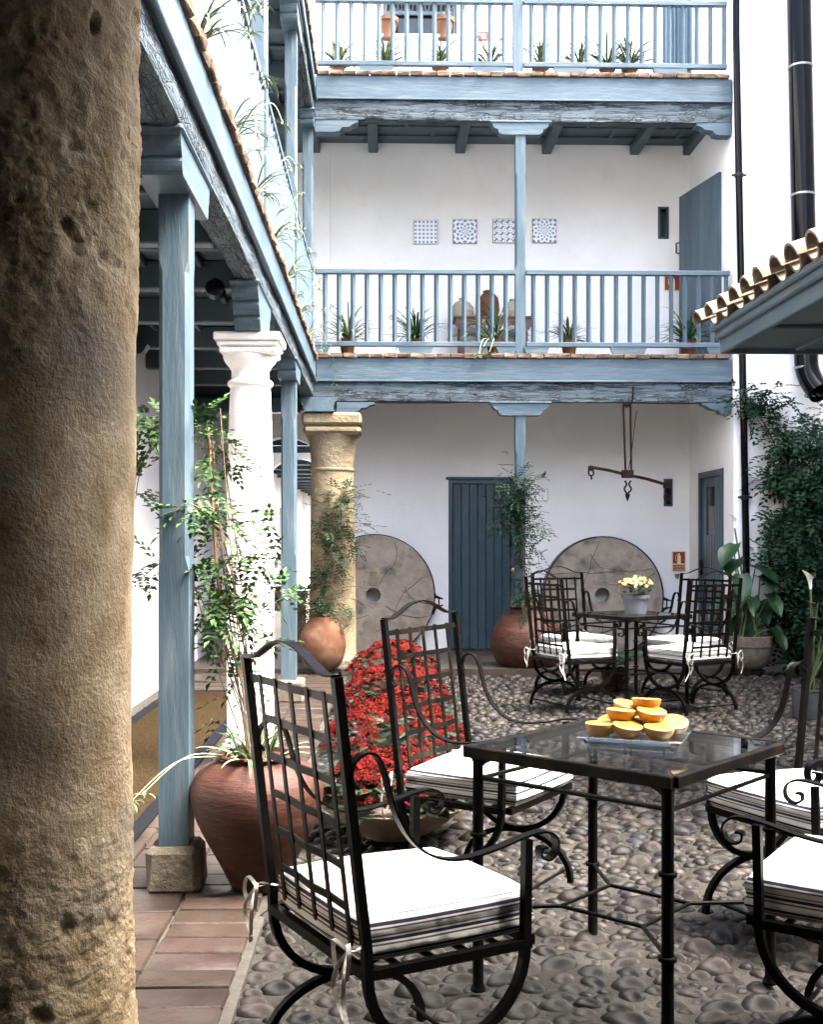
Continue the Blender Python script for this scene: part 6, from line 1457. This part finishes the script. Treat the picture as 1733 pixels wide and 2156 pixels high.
# ---- dark table with a bowl in the back left corner and hanging plants in the corridor
c = Vector((-1.30, 12.7, .06)); o = thing('side_table', 'dark wooden table in the back left corner behind the orange jar', 'table', tuple(c))
q = MB(); q.cbox(c.x - .45, c.x + .45, c.y - .3, c.y + .3, .72, .80, .01); part(q, 'top', 'wood_dark', o)
for sx in (-1, 1):
    for sy in (-1, 1): q = MB(); q.cbox(c.x + sx * .4 - .03, c.x + sx * .4 + .03, c.y + sy * .25 - .03, c.y + sy * .25 + .03, .06, .719); part(q, 'leg', 'wood_dark', o)
q = MB(); q.cbox(c.x - .41, c.x + .41, c.y - .27, c.y - .24, .60, .719); part(q, 'apron', 'wood_brown', o)
b_ = Vector((c.x + .25, c.y - .05, .80)); o = thing('stone_bowl', 'shallow grey bowl with a plant on the dark table', 'bowl', tuple(b_)); q = MB(); q.lathe([(.08, 0), (.16, .05), (.17, .06), (.15, .06), (.001, .03)], 24, tuple(b_)); part(q, 'bowl', 'grey_stone', o, smooth=35); k = MB(); spider(k, b_ + Vector((0, 0, .05)), 14, .12, .012, rn, (.2, .9)); part(k, 'leaves', ['leaf_strap', 'leaf_pale'], o, recalc=False)
for i, (y, lab) in enumerate([(17.8, 'hanging plant on the corridor wall nearest the arch'), (20.2, 'hanging plant farther along the corridor wall')]):
    p = Vector((XL + .16, y, 1.0)); o = thing('wall_planter', lab, 'plant', tuple(p)); q = MB(); q.cbox(p.x - .15, p.x + .03, p.y - .1, p.y + .1, p.z - .12, p.z + .02); part(q, 'box', 'wood_brown', o); k = MB(); spider(k, p, 30, .35, .02, rn, (.0, 1.0)); part(k, 'leaves', ['leaf_strap', 'leaf_pale'], o, recalc=False)
# planter shelf on the left wall seen through the jasmine
p = onX(470, 1290, XL + .12); o = thing('wall_planter', 'dark trough with hanging greenery on the left arcade wall', 'plant', tuple(p)); q = MB(); q.cbox(XL, XL + .2, p.y - .45, p.y + .45, p.z - .06, p.z + .14); part(q, 'trough', 'wood_brown', o); k = MB(); s_ = [Vector((XL + .18, p.y - .4, p.z + .12)), Vector((XL + .2, p.y + .4, p.z - .2))]
for i in range(150): a = Vector((XL + .15 + rn.uniform(0, .1), p.y + rn.uniform(-.45, .45), p.z + rn.uniform(-.75, .15))); pinnate(k, a, Vector((rn.uniform(.2, 1), rn.uniform(-1, 1), rn.uniform(-1, .1))), Vector((0, 0, 1)), .13, 3, .010, rn)
part(k, 'greenery', 'leaf', o, recalc=False)
# tiny uncountable pieces (leaflets, florets) are joined masses
for ob in list(bpy.data.objects):
    if ob.parent is not None and ob.type == 'MESH' and ob.name.split('.')[0] in ('flowers', 'foliage', 'florets', 'fronds', 'greenery', 'dry_petals', 'plantlet'):
        ob['kind'] = 'stuff'
bpy.context.view_layer.update()
